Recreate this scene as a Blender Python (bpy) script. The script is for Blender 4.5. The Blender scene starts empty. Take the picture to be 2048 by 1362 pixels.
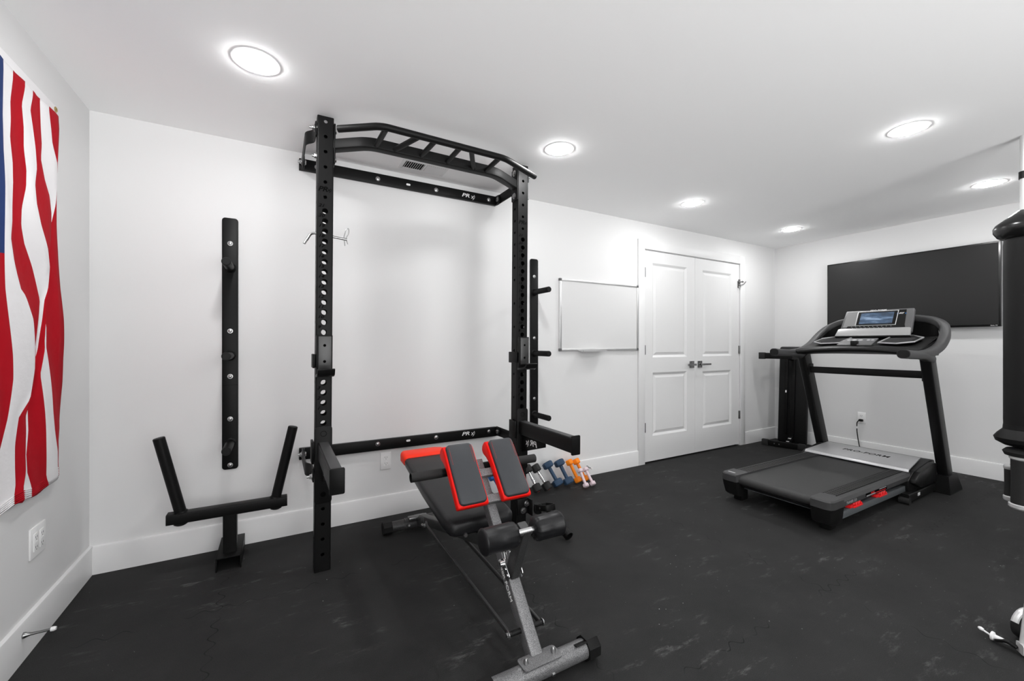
import bpy, bmesh, math, random
from mathutils import Vector, Matrix
random.seed(7)
S = bpy.context.scene
COL = S.collection
PI = math.pi
V = Vector

# ------------------------------------------------------------ camera, world, exposure
cam_d = bpy.data.cameras.new('camera')
cam = bpy.data.objects.new('camera', cam_d)
COL.objects.link(cam)
cam_d.sensor_width = 36.0
cam_d.lens = 830.0 / 2048.0 * 36.0
cam_d.shift_y = 7.0 / 2048.0
cam_d.clip_start = 0.02
cam.location = (0, 0, 1.142)
cam.rotation_euler = (math.radians(90), 0, math.radians(-29.5))
S.camera = cam

wd = bpy.data.worlds.new('world')
S.world = wd
wd.use_nodes = True
def world():                # fill light for the added window, bright from below to lift the ceiling
    nt = wd.node_tree
    bg = nt.nodes['Background']
    tc = nt.nodes.new('ShaderNodeTexCoord')
    sp = nt.nodes.new('ShaderNodeSeparateXYZ')
    nt.links.new(tc.outputs['Generated'], sp.inputs[0])
    rp_ = nt.nodes.new('ShaderNodeValToRGB')
    mr = nt.nodes.new('ShaderNodeMapRange')
    mr.inputs['From Min'].default_value = -1
    mr.inputs['From Max'].default_value = 1
    nt.links.new(sp.outputs[2], mr.inputs['Value'])
    nt.links.new(mr.outputs['Result'], rp_.inputs['Fac'])
    e = rp_.color_ramp.elements
    e[0].position, e[0].color = 0.36, (1.0, 1.0, 1.0, 1)
    e[1].position, e[1].color = 0.44, (0.20, 0.20, 0.20, 1)
    nt.links.new(rp_.outputs['Color'], bg.inputs[0])
    bg.inputs[1].default_value = FILL_STRENGTH
FILL_STRENGTH = 12.4  # strength of the added fill light
world()
portal_d = bpy.data.lights.new('fill_portal', 'AREA')  # guides sampling of the fill through the added opening
portal_d.shape = 'RECTANGLE'
portal_d.size, portal_d.size_y = 3.4, 2.15
portal_d.cycles.is_portal = True
portal_o = bpy.data.objects.new('fill_portal', portal_d)
COL.objects.link(portal_o)
portal_o.location = (.95, -2.62, 1.12)
portal_o.rotation_euler = (math.radians(90), 0, 0)

vs = S.view_settings
S.display_settings.display_device = 'sRGB'
vs.view_transform = 'Standard'
vs.look = 'None'
vs.gamma = 1.0
vs.use_curve_mapping = False
vs.exposure = 0.43
S.cycles.max_bounces = 12
S.cycles.diffuse_bounces = 8

LAMP_STRENGTH = 132.0      # the recessed lamps' own light

# ------------------------------------------------------------ materials
def mat(name, color, rough=0.5, metal=0.0, spec=0.5, bump=None, var=None, coat=0.0, emit=None):
    m = bpy.data.materials.new(name)
    m.use_nodes = True
    nt = m.node_tree
    b = nt.nodes['Principled BSDF']
    c = tuple(color) + (1,) if len(color) == 3 else color
    b.inputs['Base Color'].default_value = c
    b.inputs['Roughness'].default_value = rough
    b.inputs['Metallic'].default_value = metal
    b.inputs['Specular IOR Level'].default_value = spec
    b.inputs['Coat Weight'].default_value = coat
    if emit:
        b.inputs['Emission Color'].default_value = tuple(emit[0]) + (1,)
        b.inputs['Emission Strength'].default_value = emit[1]
    if bump or var:
        tc = nt.nodes.new('ShaderNodeTexCoord')
    if bump:
        n = nt.nodes.new('ShaderNodeTexNoise')
        n.inputs['Scale'].default_value = bump[0]
        n.inputs['Detail'].default_value = 4
        nt.links.new(tc.outputs['Object'], n.inputs['Vector'])
        bp = nt.nodes.new('ShaderNodeBump')
        bp.inputs['Strength'].default_value = bump[1]
        bp.inputs['Distance'].default_value = bump[2] if len(bump) > 2 else 0.002
        nt.links.new(n.outputs['Fac'], bp.inputs['Height'])
        nt.links.new(bp.outputs['Normal'], b.inputs['Normal'])
    if var:   # (scale, second colour)
        n = nt.nodes.new('ShaderNodeTexNoise')
        n.inputs['Scale'].default_value = var[0]
        n.inputs['Detail'].default_value = 6
        nt.links.new(tc.outputs['Object'], n.inputs['Vector'])
        r = nt.nodes.new('ShaderNodeValToRGB')
        r.color_ramp.elements[0].position = 0.4
        r.color_ramp.elements[1].position = 0.6
        r.color_ramp.elements[0].color = c
        r.color_ramp.elements[1].color = tuple(var[1]) + (1,)
        nt.links.new(n.outputs['Fac'], r.inputs['Fac'])
        nt.links.new(r.outputs['Color'], b.inputs['Base Color'])
    return m

M = {}
M['wall'] = mat('wall paint', (0.71, 0.71, 0.71), 0.8, spec=0.12, bump=(90, 0.08, 0.001))
M['ceil'] = mat('ceiling paint', (0.94, 0.94, 0.94), 0.8, spec=0.2, bump=(70, 0.06, 0.001))
M['trim'] = mat('trim paint', (0.72, 0.72, 0.72), 0.40, spec=0.3)
M['door'] = mat('door paint', (0.70, 0.70, 0.70), 0.42, spec=0.25)
M['powder'] = mat('black powder coat', (0.0055, 0.0055, 0.0055), 0.42, spec=0.14, bump=(900, 0.15, 0.0006))
M['powder_tex'] = mat('black textured paint', (0.006, 0.006, 0.006), 0.5, spec=0.14, bump=(500, 0.3, 0.0008))
M['black'] = mat('black plastic', (0.007, 0.007, 0.007), 0.5, spec=0.2)
M['dark'] = mat('deep black', (0.004, 0.004, 0.004), 0.7, spec=0.2)
M['rubber'] = mat('black rubber', (0.015, 0.015, 0.015), 0.7, spec=0.35, bump=(60, 0.1))
M['zinc'] = mat('zinc bolt', (0.42, 0.42, 0.42), 0.3, 1.0)
M['chrome'] = mat('chrome', (0.85, 0.85, 0.85), 0.1, 1.0)
M['nickel'] = mat('satin nickel', (0.28, 0.28, 0.28), 0.25, 1.0)
M['white_plastic'] = mat('white plastic', (0.82, 0.82, 0.82), 0.3)
M['slot'] = mat('outlet slot', (0.02, 0.02, 0.02), 0.6)
M['white_mark'] = mat('white marking', (0.8, 0.8, 0.8), 0.6)
M['black_mark'] = mat('black marking', (0.001, 0.001, 0.001), 0.8, spec=0.05)
M['alu'] = mat('brushed aluminium', (0.72, 0.72, 0.72), 0.35, 0.8)
M['board'] = mat('whiteboard enamel', (0.66, 0.66, 0.66), 0.22)
M['vinyl'] = mat('black vinyl', (0.008, 0.008, 0.009), 0.38, spec=0.35, bump=(160, 0.25, 0.001))
M['vinyl_grey'] = mat('charcoal vinyl', (0.030, 0.033, 0.038), 0.42, bump=(220, 0.3, 0.001))
M['red_vinyl'] = mat('red vinyl', (0.80, 0.008, 0.004), 0.42, spec=0.2, bump=(220, 0.15, 0.001))
M['orange_red'] = mat('orange red vinyl', (0.90, 0.034, 0.010), 0.45, spec=0.2, bump=(220, 0.15, 0.001))
M['stitch'] = mat('red thread', (0.5, 0.03, 0.02), 0.7)
M['hammer'] = mat('grey hammertone paint', (0.10, 0.10, 0.102), 0.4, 0.4, bump=(420, 0.5, 0.001), var=(430, (0.24, 0.24, 0.245)))
M['hammer_dk'] = mat('dark hammertone paint', (0.035, 0.035, 0.036), 0.42, 0.4, bump=(420, 0.4, 0.001), var=(430, (0.07, 0.07, 0.07)))
M['blue_db'] = mat('navy blue neoprene', (0.024, 0.055, 0.105), 0.6, spec=0.35, bump=(300, 0.1))
M['blue_bright'] = mat('bright blue neoprene', (0.010, 0.12, 0.36), 0.6, spec=0.35)
M['orange_db'] = mat('orange neoprene', (0.86, 0.23, 0.008), 0.6, spec=0.3, bump=(300, 0.1))
M['pink_db'] = mat('pale pink vinyl', (0.66, 0.54, 0.58), 0.45, spec=0.4)
M['tm_grey'] = mat('dark grey moulded plastic', (0.040, 0.040, 0.041), 0.5, bump=(700, 0.2, 0.0005))
M['tm_mid'] = mat('grey moulded plastic', (0.10, 0.10, 0.102), 0.42)
M['tm_black'] = mat('black moulded plastic', (0.007, 0.007, 0.007), 0.40, spec=0.2, bump=(700, 0.1, 0.0005))
M['face_grey'] = mat('brushed grey panel', (0.26, 0.26, 0.26), 0.35, 0.5)
M['face_light'] = mat('light grey panel', (0.40, 0.40, 0.40), 0.35, 0.4)
M['liner'] = mat('worn dark liner', (0.07, 0.07, 0.07), 0.36, 0.6)
M['belt'] = mat('treadmill belt', (0.026, 0.026, 0.026), 0.6, bump=(500, 0.3, 0.0006))
M['tm_silver'] = mat('silver plastic', (0.52, 0.52, 0.53), 0.32, 0.35)
M['tm_frame'] = mat('grey steel rail', (0.13, 0.14, 0.15), 0.4, 0.3)
M['red_rubber'] = mat('red cushion rubber', (0.80, 0.012, 0.015), 0.4)
M['tv_black'] = mat('tv bezel', (0.006, 0.006, 0.006), 0.25)
M['tv_screen'] = mat('tv screen', (0.012, 0.012, 0.012), 0.42, spec=0.35)
M['flag_red'] = mat('flag red cloth', (0.40, 0.004, 0.012), 0.85, spec=0.15, bump=(14, 0.35, 0.012))
M['flag_white'] = mat('flag white cloth', (0.80, 0.79, 0.80), 0.85, spec=0.15, bump=(14, 0.35, 0.012))
M['flag_blue'] = mat('flag blue cloth', (0.022, 0.045, 0.15), 0.85, spec=0.15, bump=(14, 0.35, 0.012))
M['brass'] = mat('brass', (0.55, 0.42, 0.18), 0.35, 1.0)
M['vent'] = mat('vent enamel', (0.78, 0.78, 0.78), 0.4)
M['lamp'] = mat('lamp diffuser', (1, 1, 1), 0.5, emit=((1, 1, 1), LAMP_STRENGTH))
M['silver'] = mat('silver painted steel', (0.62, 0.62, 0.62), 0.35, 0.3)

def floor_mat():
    m = bpy.data.materials.new('rubber gym tiles')
    m.use_nodes = True
    nt = m.node_tree
    L = nt.links.new
    b = nt.nodes['Principled BSDF']
    b.inputs['Roughness'].default_value = 0.7
    b.inputs['Specular IOR Level'].default_value = 0.14
    tc = nt.nodes.new('ShaderNodeTexCoord')
    def noise(scale, detail=4, vec=None, rough=0.5):
        n = nt.nodes.new('ShaderNodeTexNoise')
        n.inputs['Scale'].default_value = scale
        n.inputs['Detail'].default_value = detail
        n.inputs['Roughness'].default_value = rough
        L(vec or tc.outputs['Object'], n.inputs['Vector'])
        return n.outputs['Fac']
    def mth(op, a, bb=None, c=None):
        n = nt.nodes.new('ShaderNodeMath')
        n.operation = op
        for i, x in enumerate((a, bb, c)):
            if x is None: continue
            if isinstance(x, (int, float)): n.inputs[i].default_value = x
            else: L(x, n.inputs[i])
        return n.outputs[0]
    def smooth(x, lo, hi):
        n = nt.nodes.new('ShaderNodeMapRange')
        n.interpolation_type = 'SMOOTHSTEP'
        L(x, n.inputs['Value'])
        n.inputs['From Min'].default_value = lo
        n.inputs['From Max'].default_value = hi
        return n.outputs['Result']
    base = mth('MULTIPLY_ADD', noise(3.2, 5, rough=0.65), 0.020, 0.0125)
    grain = mth('MULTIPLY_ADD', noise(420, 2), 0.030, -0.015)
    col = mth('ADD', base, grain)
    # chalky scuffs and white crumbs trodden into the rubber
    mp = nt.nodes.new('ShaderNodeMapping')
    mp.inputs['Rotation'].default_value = (0, 0, 0.6)
    mp.inputs['Scale'].default_value = (1.0, 3.2, 1)
    L(tc.outputs['Object'], mp.inputs['Vector'])
    scuff = mth('MULTIPLY', smooth(noise(5.0, 8, mp.outputs['Vector'], 0.75), 0.54, 0.74), smooth(noise(1.6, 3), 0.44, 0.62))
    col = mth('MULTIPLY_ADD', scuff, 0.10, col)
    crumbs = mth('MULTIPLY', smooth(noise(75, 2), 0.735, 0.77), smooth(noise(1.3, 2), 0.48, 0.60))
    col = mth('MULTIPLY_ADD', crumbs, 0.35, col)
    # puzzle-edged seams between the tiles
    sep = nt.nodes.new('ShaderNodeSeparateXYZ')
    L(tc.outputs['Object'], sep.inputs[0])
    def seam(a, bco, off):
        wob = mth('MULTIPLY', mth('SINE', mth('MULTIPLY', bco, 2 * PI / 0.085)), 0.014)
        f = mth('ADD', mth('ADD', a, off), wob)
        r = mth('ABSOLUTE', mth('SUBTRACT', mth('FRACT', mth('DIVIDE', f, 1.22)), 0.5))
        return smooth(r, 0.4975, 0.4992)
    sm = mth('MAXIMUM', seam(sep.outputs[0], sep.outputs[1], 0.22), seam(sep.outputs[1], sep.outputs[0], 0.26))
    sm = mth('MULTIPLY', sm, smooth(noise(6, 2), 0.42, 0.6))
    col = mth('MULTIPLY', col, mth('MULTIPLY_ADD', sm, -0.75, 1.0))
    cc = nt.nodes.new('ShaderNodeCombineColor')
    for i in range(3): L(col, cc.inputs[i])
    L(cc.outputs[0], b.inputs['Base Color'])
    bp = nt.nodes.new('ShaderNodeBump')
    bp.inputs['Strength'].default_value = 0.35
    bp.inputs['Distance'].default_value = 0.0015
    L(noise(330, 3), bp.inputs['Height'])
    L(bp.outputs['Normal'], b.inputs['Normal'])
    return m
M['floor'] = floor_mat()

def screen_mat():
    m = bpy.data.materials.new('lit console screen')
    m.use_nodes = True
    nt = m.node_tree
    L = nt.links.new
    b = nt.nodes['Principled BSDF']
    b.inputs['Base Color'].default_value = (0.01, 0.01, 0.012, 1)
    b.inputs['Roughness'].default_value = 0.2
    tc = nt.nodes.new('ShaderNodeTexCoord')
    mp = nt.nodes.new('ShaderNodeMapping')
    mp.inputs['Scale'].default_value = (3, 5, 22)
    L(tc.outputs['Object'], mp.inputs['Vector'])
    n = nt.nodes.new('ShaderNodeTexNoise')
    n.inputs['Scale'].default_value = 1.6
    n.inputs['Detail'].default_value = 7
    L(mp.outputs['Vector'], n.inputs['Vector'])
    r = nt.nodes.new('ShaderNodeValToRGB')
    e = r.color_ramp.elements
    e[0].position, e[0].color = 0.33, (0.022, 0.030, 0.045, 1)
    e[1].position, e[1].color = 0.72, (0.26, 0.36, 0.50, 1)
    k = e.new(0.52); k.color = (0.055, 0.095, 0.16, 1)
    L(n.outputs['Fac'], r.inputs['Fac'])
    L(r.outputs['Color'], b.inputs['Emission Color'])
    b.inputs['Emission Strength'].default_value = 0.9
    return m
M['screen'] = screen_mat()

# ------------------------------------------------------------ helpers
ORG = {}
def thing(name, label, cat, loc=(0, 0, 0), group=None, local=False):
    o = bpy.data.objects.new(name, None)
    COL.objects.link(o)
    o.location = loc
    o.empty_display_size = 0.05
    o['label'] = label
    o['category'] = cat
    if group: o['group'] = group
    ORG[o.name] = V((0, 0, 0)) if local else V(loc)
    return o

def part(name, bm, m, parent=None, angle=35, mods=None, recalc=True):
    if recalc: bmesh.ops.recalc_face_normals(bm, faces=bm.faces)
    off = ORG[parent.name] if parent is not None else V((0, 0, 0))
    if off.length: bmesh.ops.translate(bm, verts=bm.verts, vec=-off)
    me = bpy.data.meshes.new(name)
    bm.to_mesh(me)
    bm.free()
    ms = m if isinstance(m, (list, tuple)) else [m]
    for k in ms: me.materials.append(M[k])
    for p in me.polygons: p.use_smooth = True
    me.set_sharp_from_angle(angle=math.radians(angle))
    o = bpy.data.objects.new(name, me)
    COL.objects.link(o)
    if parent is not None:
        o.parent = parent
        ORG[o.name] = ORG[parent.name]
    else:
        ORG[o.name] = V((0, 0, 0))
    if mods: mods(o)
    return o

def tag(o, label, cat, group=None):
    o['label'] = label
    o['category'] = cat
    if group: o['group'] = group
    return o

def struct(name, bm, m, angle=35):
    o = part(name, bm, m, None, angle)
    o['kind'] = 'structure'
    return o

def copy_tree(o, parent=None):
    c = o.copy()
    COL.objects.link(c)
    if parent is not None: c.parent = parent
    for ch in list(o.children): copy_tree(ch, c)
    return c

def B(): return bmesh.new()

def join(bm, b2, mtx=None):
    if mtx is not None: bmesh.ops.transform(b2, matrix=mtx, verts=b2.verts)
    me = bpy.data.meshes.new('tmp')
    b2.to_mesh(me)
    b2.free()
    bm.from_mesh(me)
    bpy.data.meshes.remove(me)

def bx(bm, c, s, rot=None, bev=0.0, seg=2):
    b2 = B()
    bmesh.ops.create_cube(b2, size=1.0)
    bmesh.ops.scale(b2, vec=V(s), verts=b2.verts)
    if bev > 0:
        bmesh.ops.bevel(b2, geom=b2.edges[:], offset=min(bev, min(s) * 0.49), segments=seg, profile=0.5, affect='EDGES')
    mt = Matrix.Translation(V(c))
    if rot is not None: mt = mt @ (rot.to_4x4() if isinstance(rot, Matrix) else Matrix.Rotation(rot[0], 4, rot[1]))
    join(bm, b2, mt)
    return bm

def bx2(bm, x0, x1, y0, y1, z0, z1, bev=0.0, seg=2):
    return bx(bm, ((x0 + x1) / 2, (y0 + y1) / 2, (z0 + z1) / 2), (abs(x1 - x0), abs(y1 - y0), abs(z1 - z0)), None, bev, seg)

def frames(pts, up=None):
    pts = [V(p) for p in pts]
    out = []
    n = len(pts)
    prev = None
    for i, p in enumerate(pts):
        a = (p - pts[i - 1]).normalized() if i else None
        c = (pts[i + 1] - p).normalized() if i < n - 1 else None
        t = (a + c).normalized() if a is not None and c is not None else (a or c)
        k = 1.0
        if a is not None and c is not None:
            k = 1.0 / max(0.5, math.cos(a.angle(c) / 2))
        if up is not None:
            u = V(up)
        elif prev is not None:
            u = prev
        else:
            u = V((0, 0, 1)) if abs(t.z) < 0.9 else V((1, 0, 0))
        s = t.cross(u).normalized()
        u2 = s.cross(t).normalized()
        prev = u2
        out.append((p, s, u2, k))
    return out

def sweep(bm, pts, prof, up=None, caps=True, scales=None):
    rings = []
    for i, (p, s, u, k) in enumerate(frames(pts, up)):
        sc = scales[i] if scales else 1.0
        rings.append([bm.verts.new(p + s * (a * sc * (k if up is not None else 1)) + u * (b * sc)) for a, b in prof])
    n = len(prof)
    for r1, r2 in zip(rings, rings[1:]):
        for j in range(n):
            bm.faces.new((r1[j], r1[(j + 1) % n], r2[(j + 1) % n], r2[j]))
    if caps:
        bm.faces.new(rings[0][::-1])
        bm.faces.new(rings[-1])
    return bm

def circ(r, n=16, ry=None, ph=0.0):
    ry = ry or r
    return [(r * math.cos(2 * PI * i / n + ph), ry * math.sin(2 * PI * i / n + ph)) for i in range(n)]

def rrect(w, h, r, n=3):
    out = []
    for cx, cy, a0 in ((w / 2 - r, h / 2 - r, 0), (-w / 2 + r, h / 2 - r, 90), (-w / 2 + r, -h / 2 + r, 180), (w / 2 - r, -h / 2 + r, 270)):
        for k in range(n + 1):
            a = math.radians(a0 + 90 * k / n)
            out.append((cx + r * math.cos(a), cy + r * math.sin(a)))
    return out

def tube(bm, pts, r, n=16, caps=True, scales=None, up=None):
    return sweep(bm, pts, circ(r, n), up, caps, scales)

def hollow(bm, a, b, r, t, n=24):
    """open pipe with wall thickness"""
    a, b = V(a), V(b)
    d = (b - a).normalized()
    u = V((0, 0, 1)) if abs(d.z) < 0.9 else V((1, 0, 0))
    s = d.cross(u).normalized(); u = s.cross(d)
    R = []
    for p, rr in ((a, r), (b, r), (b, r - t), (a, r - t)):
        R.append([bm.verts.new(p + s * rr * math.cos(2 * PI * i / n) + u * rr * math.sin(2 * PI * i / n)) for i in range(n)])
    for q in range(4):
        r1, r2 = R[q], R[(q + 1) % 4]
        for j in range(n): bm.faces.new((r1[j], r1[(j + 1) % n], r2[(j + 1) % n], r2[j]))
    return bm

def fillet(pts, r, n=5):
    pts = [V(p) for p in pts]
    out = [pts[0]]
    for a, p, b in zip(pts, pts[1:], pts[2:]):
        d1, d2 = (a - p), (b - p)
        q = min(r, d1.length * 0.49, d2.length * 0.49)
        p0, p1 = p + d1.normalized() * q, p + d2.normalized() * q
        for k in range(n + 1):
            t = k / n
            out.append(p0 * (1 - t) ** 2 + p * 2 * t * (1 - t) + p1 * t * t)
    out.append(pts[-1])
    return out

def prism(bm, poly, vec, bev=0.0):
    b2 = B()
    vs_ = [b2.verts.new(V(p)) for p in poly]
    f = b2.faces.new(vs_)
    r = bmesh.ops.extrude_face_region(b2, geom=[f])
    bmesh.ops.translate(b2, verts=[e for e in r['geom'] if isinstance(e, bmesh.types.BMVert)], vec=V(vec))
    if bev > 0:
        bmesh.ops.bevel(b2, geom=b2.edges[:], offset=bev, segments=2, profile=0.5, affect='EDGES')
    join(bm, b2)
    return bm

def lathe(bm, prof, n=32, mtx=None):
    """prof: (radius, height) pairs about local Z"""
    b2 = B()
    rings = []
    for r, h in prof:
        if r < 1e-6: rings.append([b2.verts.new((0, 0, h))])
        else: rings.append([b2.verts.new((r * math.cos(2 * PI * i / n), r * math.sin(2 * PI * i / n), h)) for i in range(n)])
    for r1, r2 in zip(rings, rings[1:]):
        for j in range(n):
            a = [r1[j % len(r1)], r1[(j + 1) % len(r1)], r2[(j + 1) % len(r2)], r2[j % len(r2)]]
            q = []
            for v_ in a:
                if v_ not in q: q.append(v_)
            if len(q) > 2: b2.faces.new(q)
    join(bm, b2, mtx)
    return bm

def align(p, d):
    """matrix placing local Z along d at p"""
    q = V((0, 0, 1)).rotation_difference(V(d).normalized())
    return Matrix.Translation(V(p)) @ q.to_matrix().to_4x4()

def bolt(bm, p, d, r=0.011, h=0.008, washer=True, stud=0.0):
    if washer: lathe(bm, [(0, 0), (r * 1.5, 0), (r * 1.5, 0.002), (0, 0.002)], 20, align(p, d))
    lathe(bm, [(0, 0), (r, 0), (r, h * 0.8), (r * 0.85, h), (0, h)], 6, align(p, d))
    if stud: lathe(bm, [(0, 0), (r * 0.55, 0), (r * 0.55, h + stud), (0, h + stud)], 12, align(p, d))
    return bm

def button(bm, p, d, r=0.011):
    """round lag-bolt head on a washer"""
    lathe(bm, [(0, 0), (r * 1.25, 0), (r * 1.25, 0.0018), (r * .95, 0.002), (r * 0.9, 0.0045), (r * 0.5, 0.007), (0, 0.0072)], 20, align(p, d))
    return bm

def lettering(bm, txt, size, o, ex, ey, bold=0.0, shear=0.0, depth=0.0006, sx=1.0, align_x='CENTER', space=1.0):
    cu = bpy.data.curves.new('t', 'FONT')
    cu.body = txt
    cu.size = size
    cu.shear = shear
    cu.offset = bold * size
    cu.extrude = depth / 2
    cu.align_x = align_x
    cu.align_y = 'CENTER'
    cu.space_character = space
    cu.resolution_u = 3
    ob = bpy.data.objects.new('t', cu)
    COL.objects.link(ob)
    dg = bpy.context.evaluated_depsgraph_get()
    me = bpy.data.meshes.new_from_object(ob.evaluated_get(dg))
    b2 = B()
    b2.from_mesh(me)
    bpy.data.objects.remove(ob)
    bpy.data.curves.remove(cu)
    bpy.data.meshes.remove(me)
    ex, ey = V(ex).normalized(), V(ey).normalized()
    ez = ex.cross(ey)
    mt = Matrix(((ex.x * sx, ey.x, ez.x, o[0]), (ex.y * sx, ey.y, ez.y, o[1]), (ex.z * sx, ey.z, ez.z, o[2]), (0, 0, 0, 1)))
    join(bm, b2, mt)
    return bm

def swoosh(bm, o, ex, ey, r, w=0.25):
    """the slanted x inside a broken ring that ends the rack's logo"""
    ex, ey = V(ex).normalized(), V(ey).normalized()
    ez = ex.cross(ey)
    o = V(o)
    for a0, a1 in ((-75, 65),):
        n = 10
        for k in range(n):
            t0, t1 = math.radians(a0 + (a1 - a0) * k / n), math.radians(a0 + (a1 - a0) * (k + 1) / n)
            q = [o + ex * (rr * math.cos(t) * 0.8 + 0.25 * rr * math.sin(t)) + ey * rr * math.sin(t) for rr, t in ((r, t0), (r, t1), (r * (1 - w), t1), (r * (1 - w), t0))]
            prism(bm, q, ez * 0.0006)
    for s in (1, -1):
        p0, p1 = o + ex * (-r * .45 * s - .1 * r) + ey * (-r * .5), o + ex * (r * .45 * s + .0) + ey * (r * .5)
        d = (p1 - p0).normalized()
        nn = ez.cross(d) * r * 0.11
        prism(bm, [p0 + nn, p0 - nn, p1 - nn, p1 + nn], ez * 0.0006)
    return bm

def holed(bm, f, u0, u1, w0, w1, holes, n=20):
    """a flat sheet with round holes: f(u, w) -> point; holes (u, w, r) stacked along w"""
    holes = sorted(holes, key=lambda h: h[1])
    cuts = [w0]
    cells = []
    for i, h in enumerate(holes):
        top = w1 if i == len(holes) - 1 else (h[1] + holes[i + 1][1]) / 2
        cells.append((cuts[-1], top, h))
        cuts.append(top)
    if not holes: cells = [(w0, w1, None)]
    for a, b, h in cells:
        if h is None:
            bm.faces.new([bm.verts.new(f(*p)) for p in ((u0, a), (u1, a), (u1, b), (u0, b))])
            continue
        cu_, cw, r = h
        ang = [2 * PI * k / n for k in range(n)]
        for cx, cy in ((u0, a), (u1, a), (u1, b), (u0, b)): ang.append(math.atan2(cy - cw, cx - cu_) % (2 * PI))
        ang = sorted(set(round(x, 6) for x in ang))
        inn, outr = [], []
        for t in ang:
            c, s = math.cos(t), math.sin(t)
            inn.append(bm.verts.new(f(cu_ + r * c, cw + r * s)))
            ks = []
            if c > 1e-9: ks.append((u1 - cu_) / c)
            if c < -1e-9: ks.append((u0 - cu_) / c)
            if s > 1e-9: ks.append((b - cw) / s)
            if s < -1e-9: ks.append((a - cw) / s)
            k = min(ks)
            outr.append(bm.verts.new(f(cu_ + k * c, cw + k * s)))
        m = len(ang)
        for j in range(m):
            bm.faces.new((inn[j], outr[j], outr[(j + 1) % m], inn[(j + 1) % m]))
    return bm

def solid(t):
    def g(o):
        md = o.modifiers.new('thickness', 'SOLIDIFY')
        md.thickness = t
        md.offset = -1
    return g

# ------------------------------------------------------------ the room
XL, XR, YB, YF, H = -0.81, 5.27, 2.82, -2.6, 2.30
b = B(); bx2(b, XL - .12, XR + .12, YF - .12, YB + .12, -.12, 0); struct('floor', b, 'floor')
b = B(); bx2(b, XL - .12, XR + .12, YF - .12, YB + .12, H, H + .12); struct('ceiling', b, 'ceil')
b = B(); bx2(b, XL - .12, XL, YF, YB, 0, H); struct('wall_left', b, 'wall')
b = B(); bx2(b, XR, XR + .12, YF, YB, 0, H); struct('wall_right', b, 'wall')
b = B()
WX0, WX1, WZ1 = -.75, 2.65, 2.20          # unseen opening added behind the viewer to let fill light in
bx2(b, XL - .12, WX0, YF - .12, YF, 0, H)
bx2(b, WX1, XR + .12, YF - .12, YF, 0, H)
bx2(b, WX0, WX1, YF - .12, YF, WZ1, H)
struct('wall_front', b, 'wall')
b = B()
for x in (WX0 + .03, .95, WX1 - .03): bx2(b, x - .03, x + .03, YF - .09, YF - .03, .06, WZ1 - .06)
bx2(b, WX0, WX1, YF - .09, YF - .03, 0, .06)
bx2(b, WX0, WX1, YF - .09, YF - .03, WZ1 - .06, WZ1)
struct('added_window_1', b, 'trim')  # frame of the added opening, out of view
b = B()
DX0, DX1, DZ = 3.035, 4.545, 2.045      # the double door's opening
bx2(b, XL - .12, DX0, YB, YB + .12, 0, H)
bx2(b, DX1, XR + .12, YB, YB + .12, 0, H)
bx2(b, DX0, DX1, YB, YB + .12, DZ, H)
struct('wall_back', b, 'wall')

def skirting(name, p0, p1, inward):
    b = B()
    p0, p1, n = V(p0), V(p1), V(inward)
    prof = [(0, 0), (.015, 0), (.015, .128), (.012, .137), (.006, .140), (0, .140)]
    vs0 = [b.verts.new(p0 + n * a + V((0, 0, z))) for a, z in prof]
    vs1 = [b.verts.new(p1 + n * a + V((0, 0, z))) for a, z in prof]
    k = len(prof)
    for j in range(k): b.faces.new((vs0[j], vs0[(j + 1) % k], vs1[(j + 1) % k], vs1[j]))
    b.faces.new(vs0[::-1]); b.faces.new(vs1)
    return struct(name, b, 'trim')
skirting('baseboard_back', (XL + .015, YB, 0), (2.952, YB, 0), (0, -1, 0))
skirting('baseboard_corner', (4.632, YB, 0), (XR - .015, YB, 0), (0, -1, 0))
skirting('baseboard_left', (XL, YF, 0), (XL, YB, 0), (1, 0, 0))
skirting('baseboard_right', (XR, YF, 0), (XR, YB, 0), (-1, 0, 0))
# door casing
b = B()
bx2(b, 2.952, DX0, YB - .018, YB, 0, 2.135, .003)
bx2(b, DX1, 4.632, YB - .018, YB, 0, 2.135, .003)
bx2(b, DX0, DX1, YB - .018, YB, DZ, 2.135, .003)
bx2(b, DX0 - .012, DX0 + .004, YB, YB + .10, 0, DZ)
bx2(b, DX1 - .004, DX1 + .012, YB, YB + .10, 0, DZ)
bx2(b, DX0, DX1, YB, YB + .10, DZ - .004, DZ + .012)
bx2(b, DX0, DX1, YB + .06, YB + .10, 0, DZ)
struct('trim_1', b, 'trim')

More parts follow.
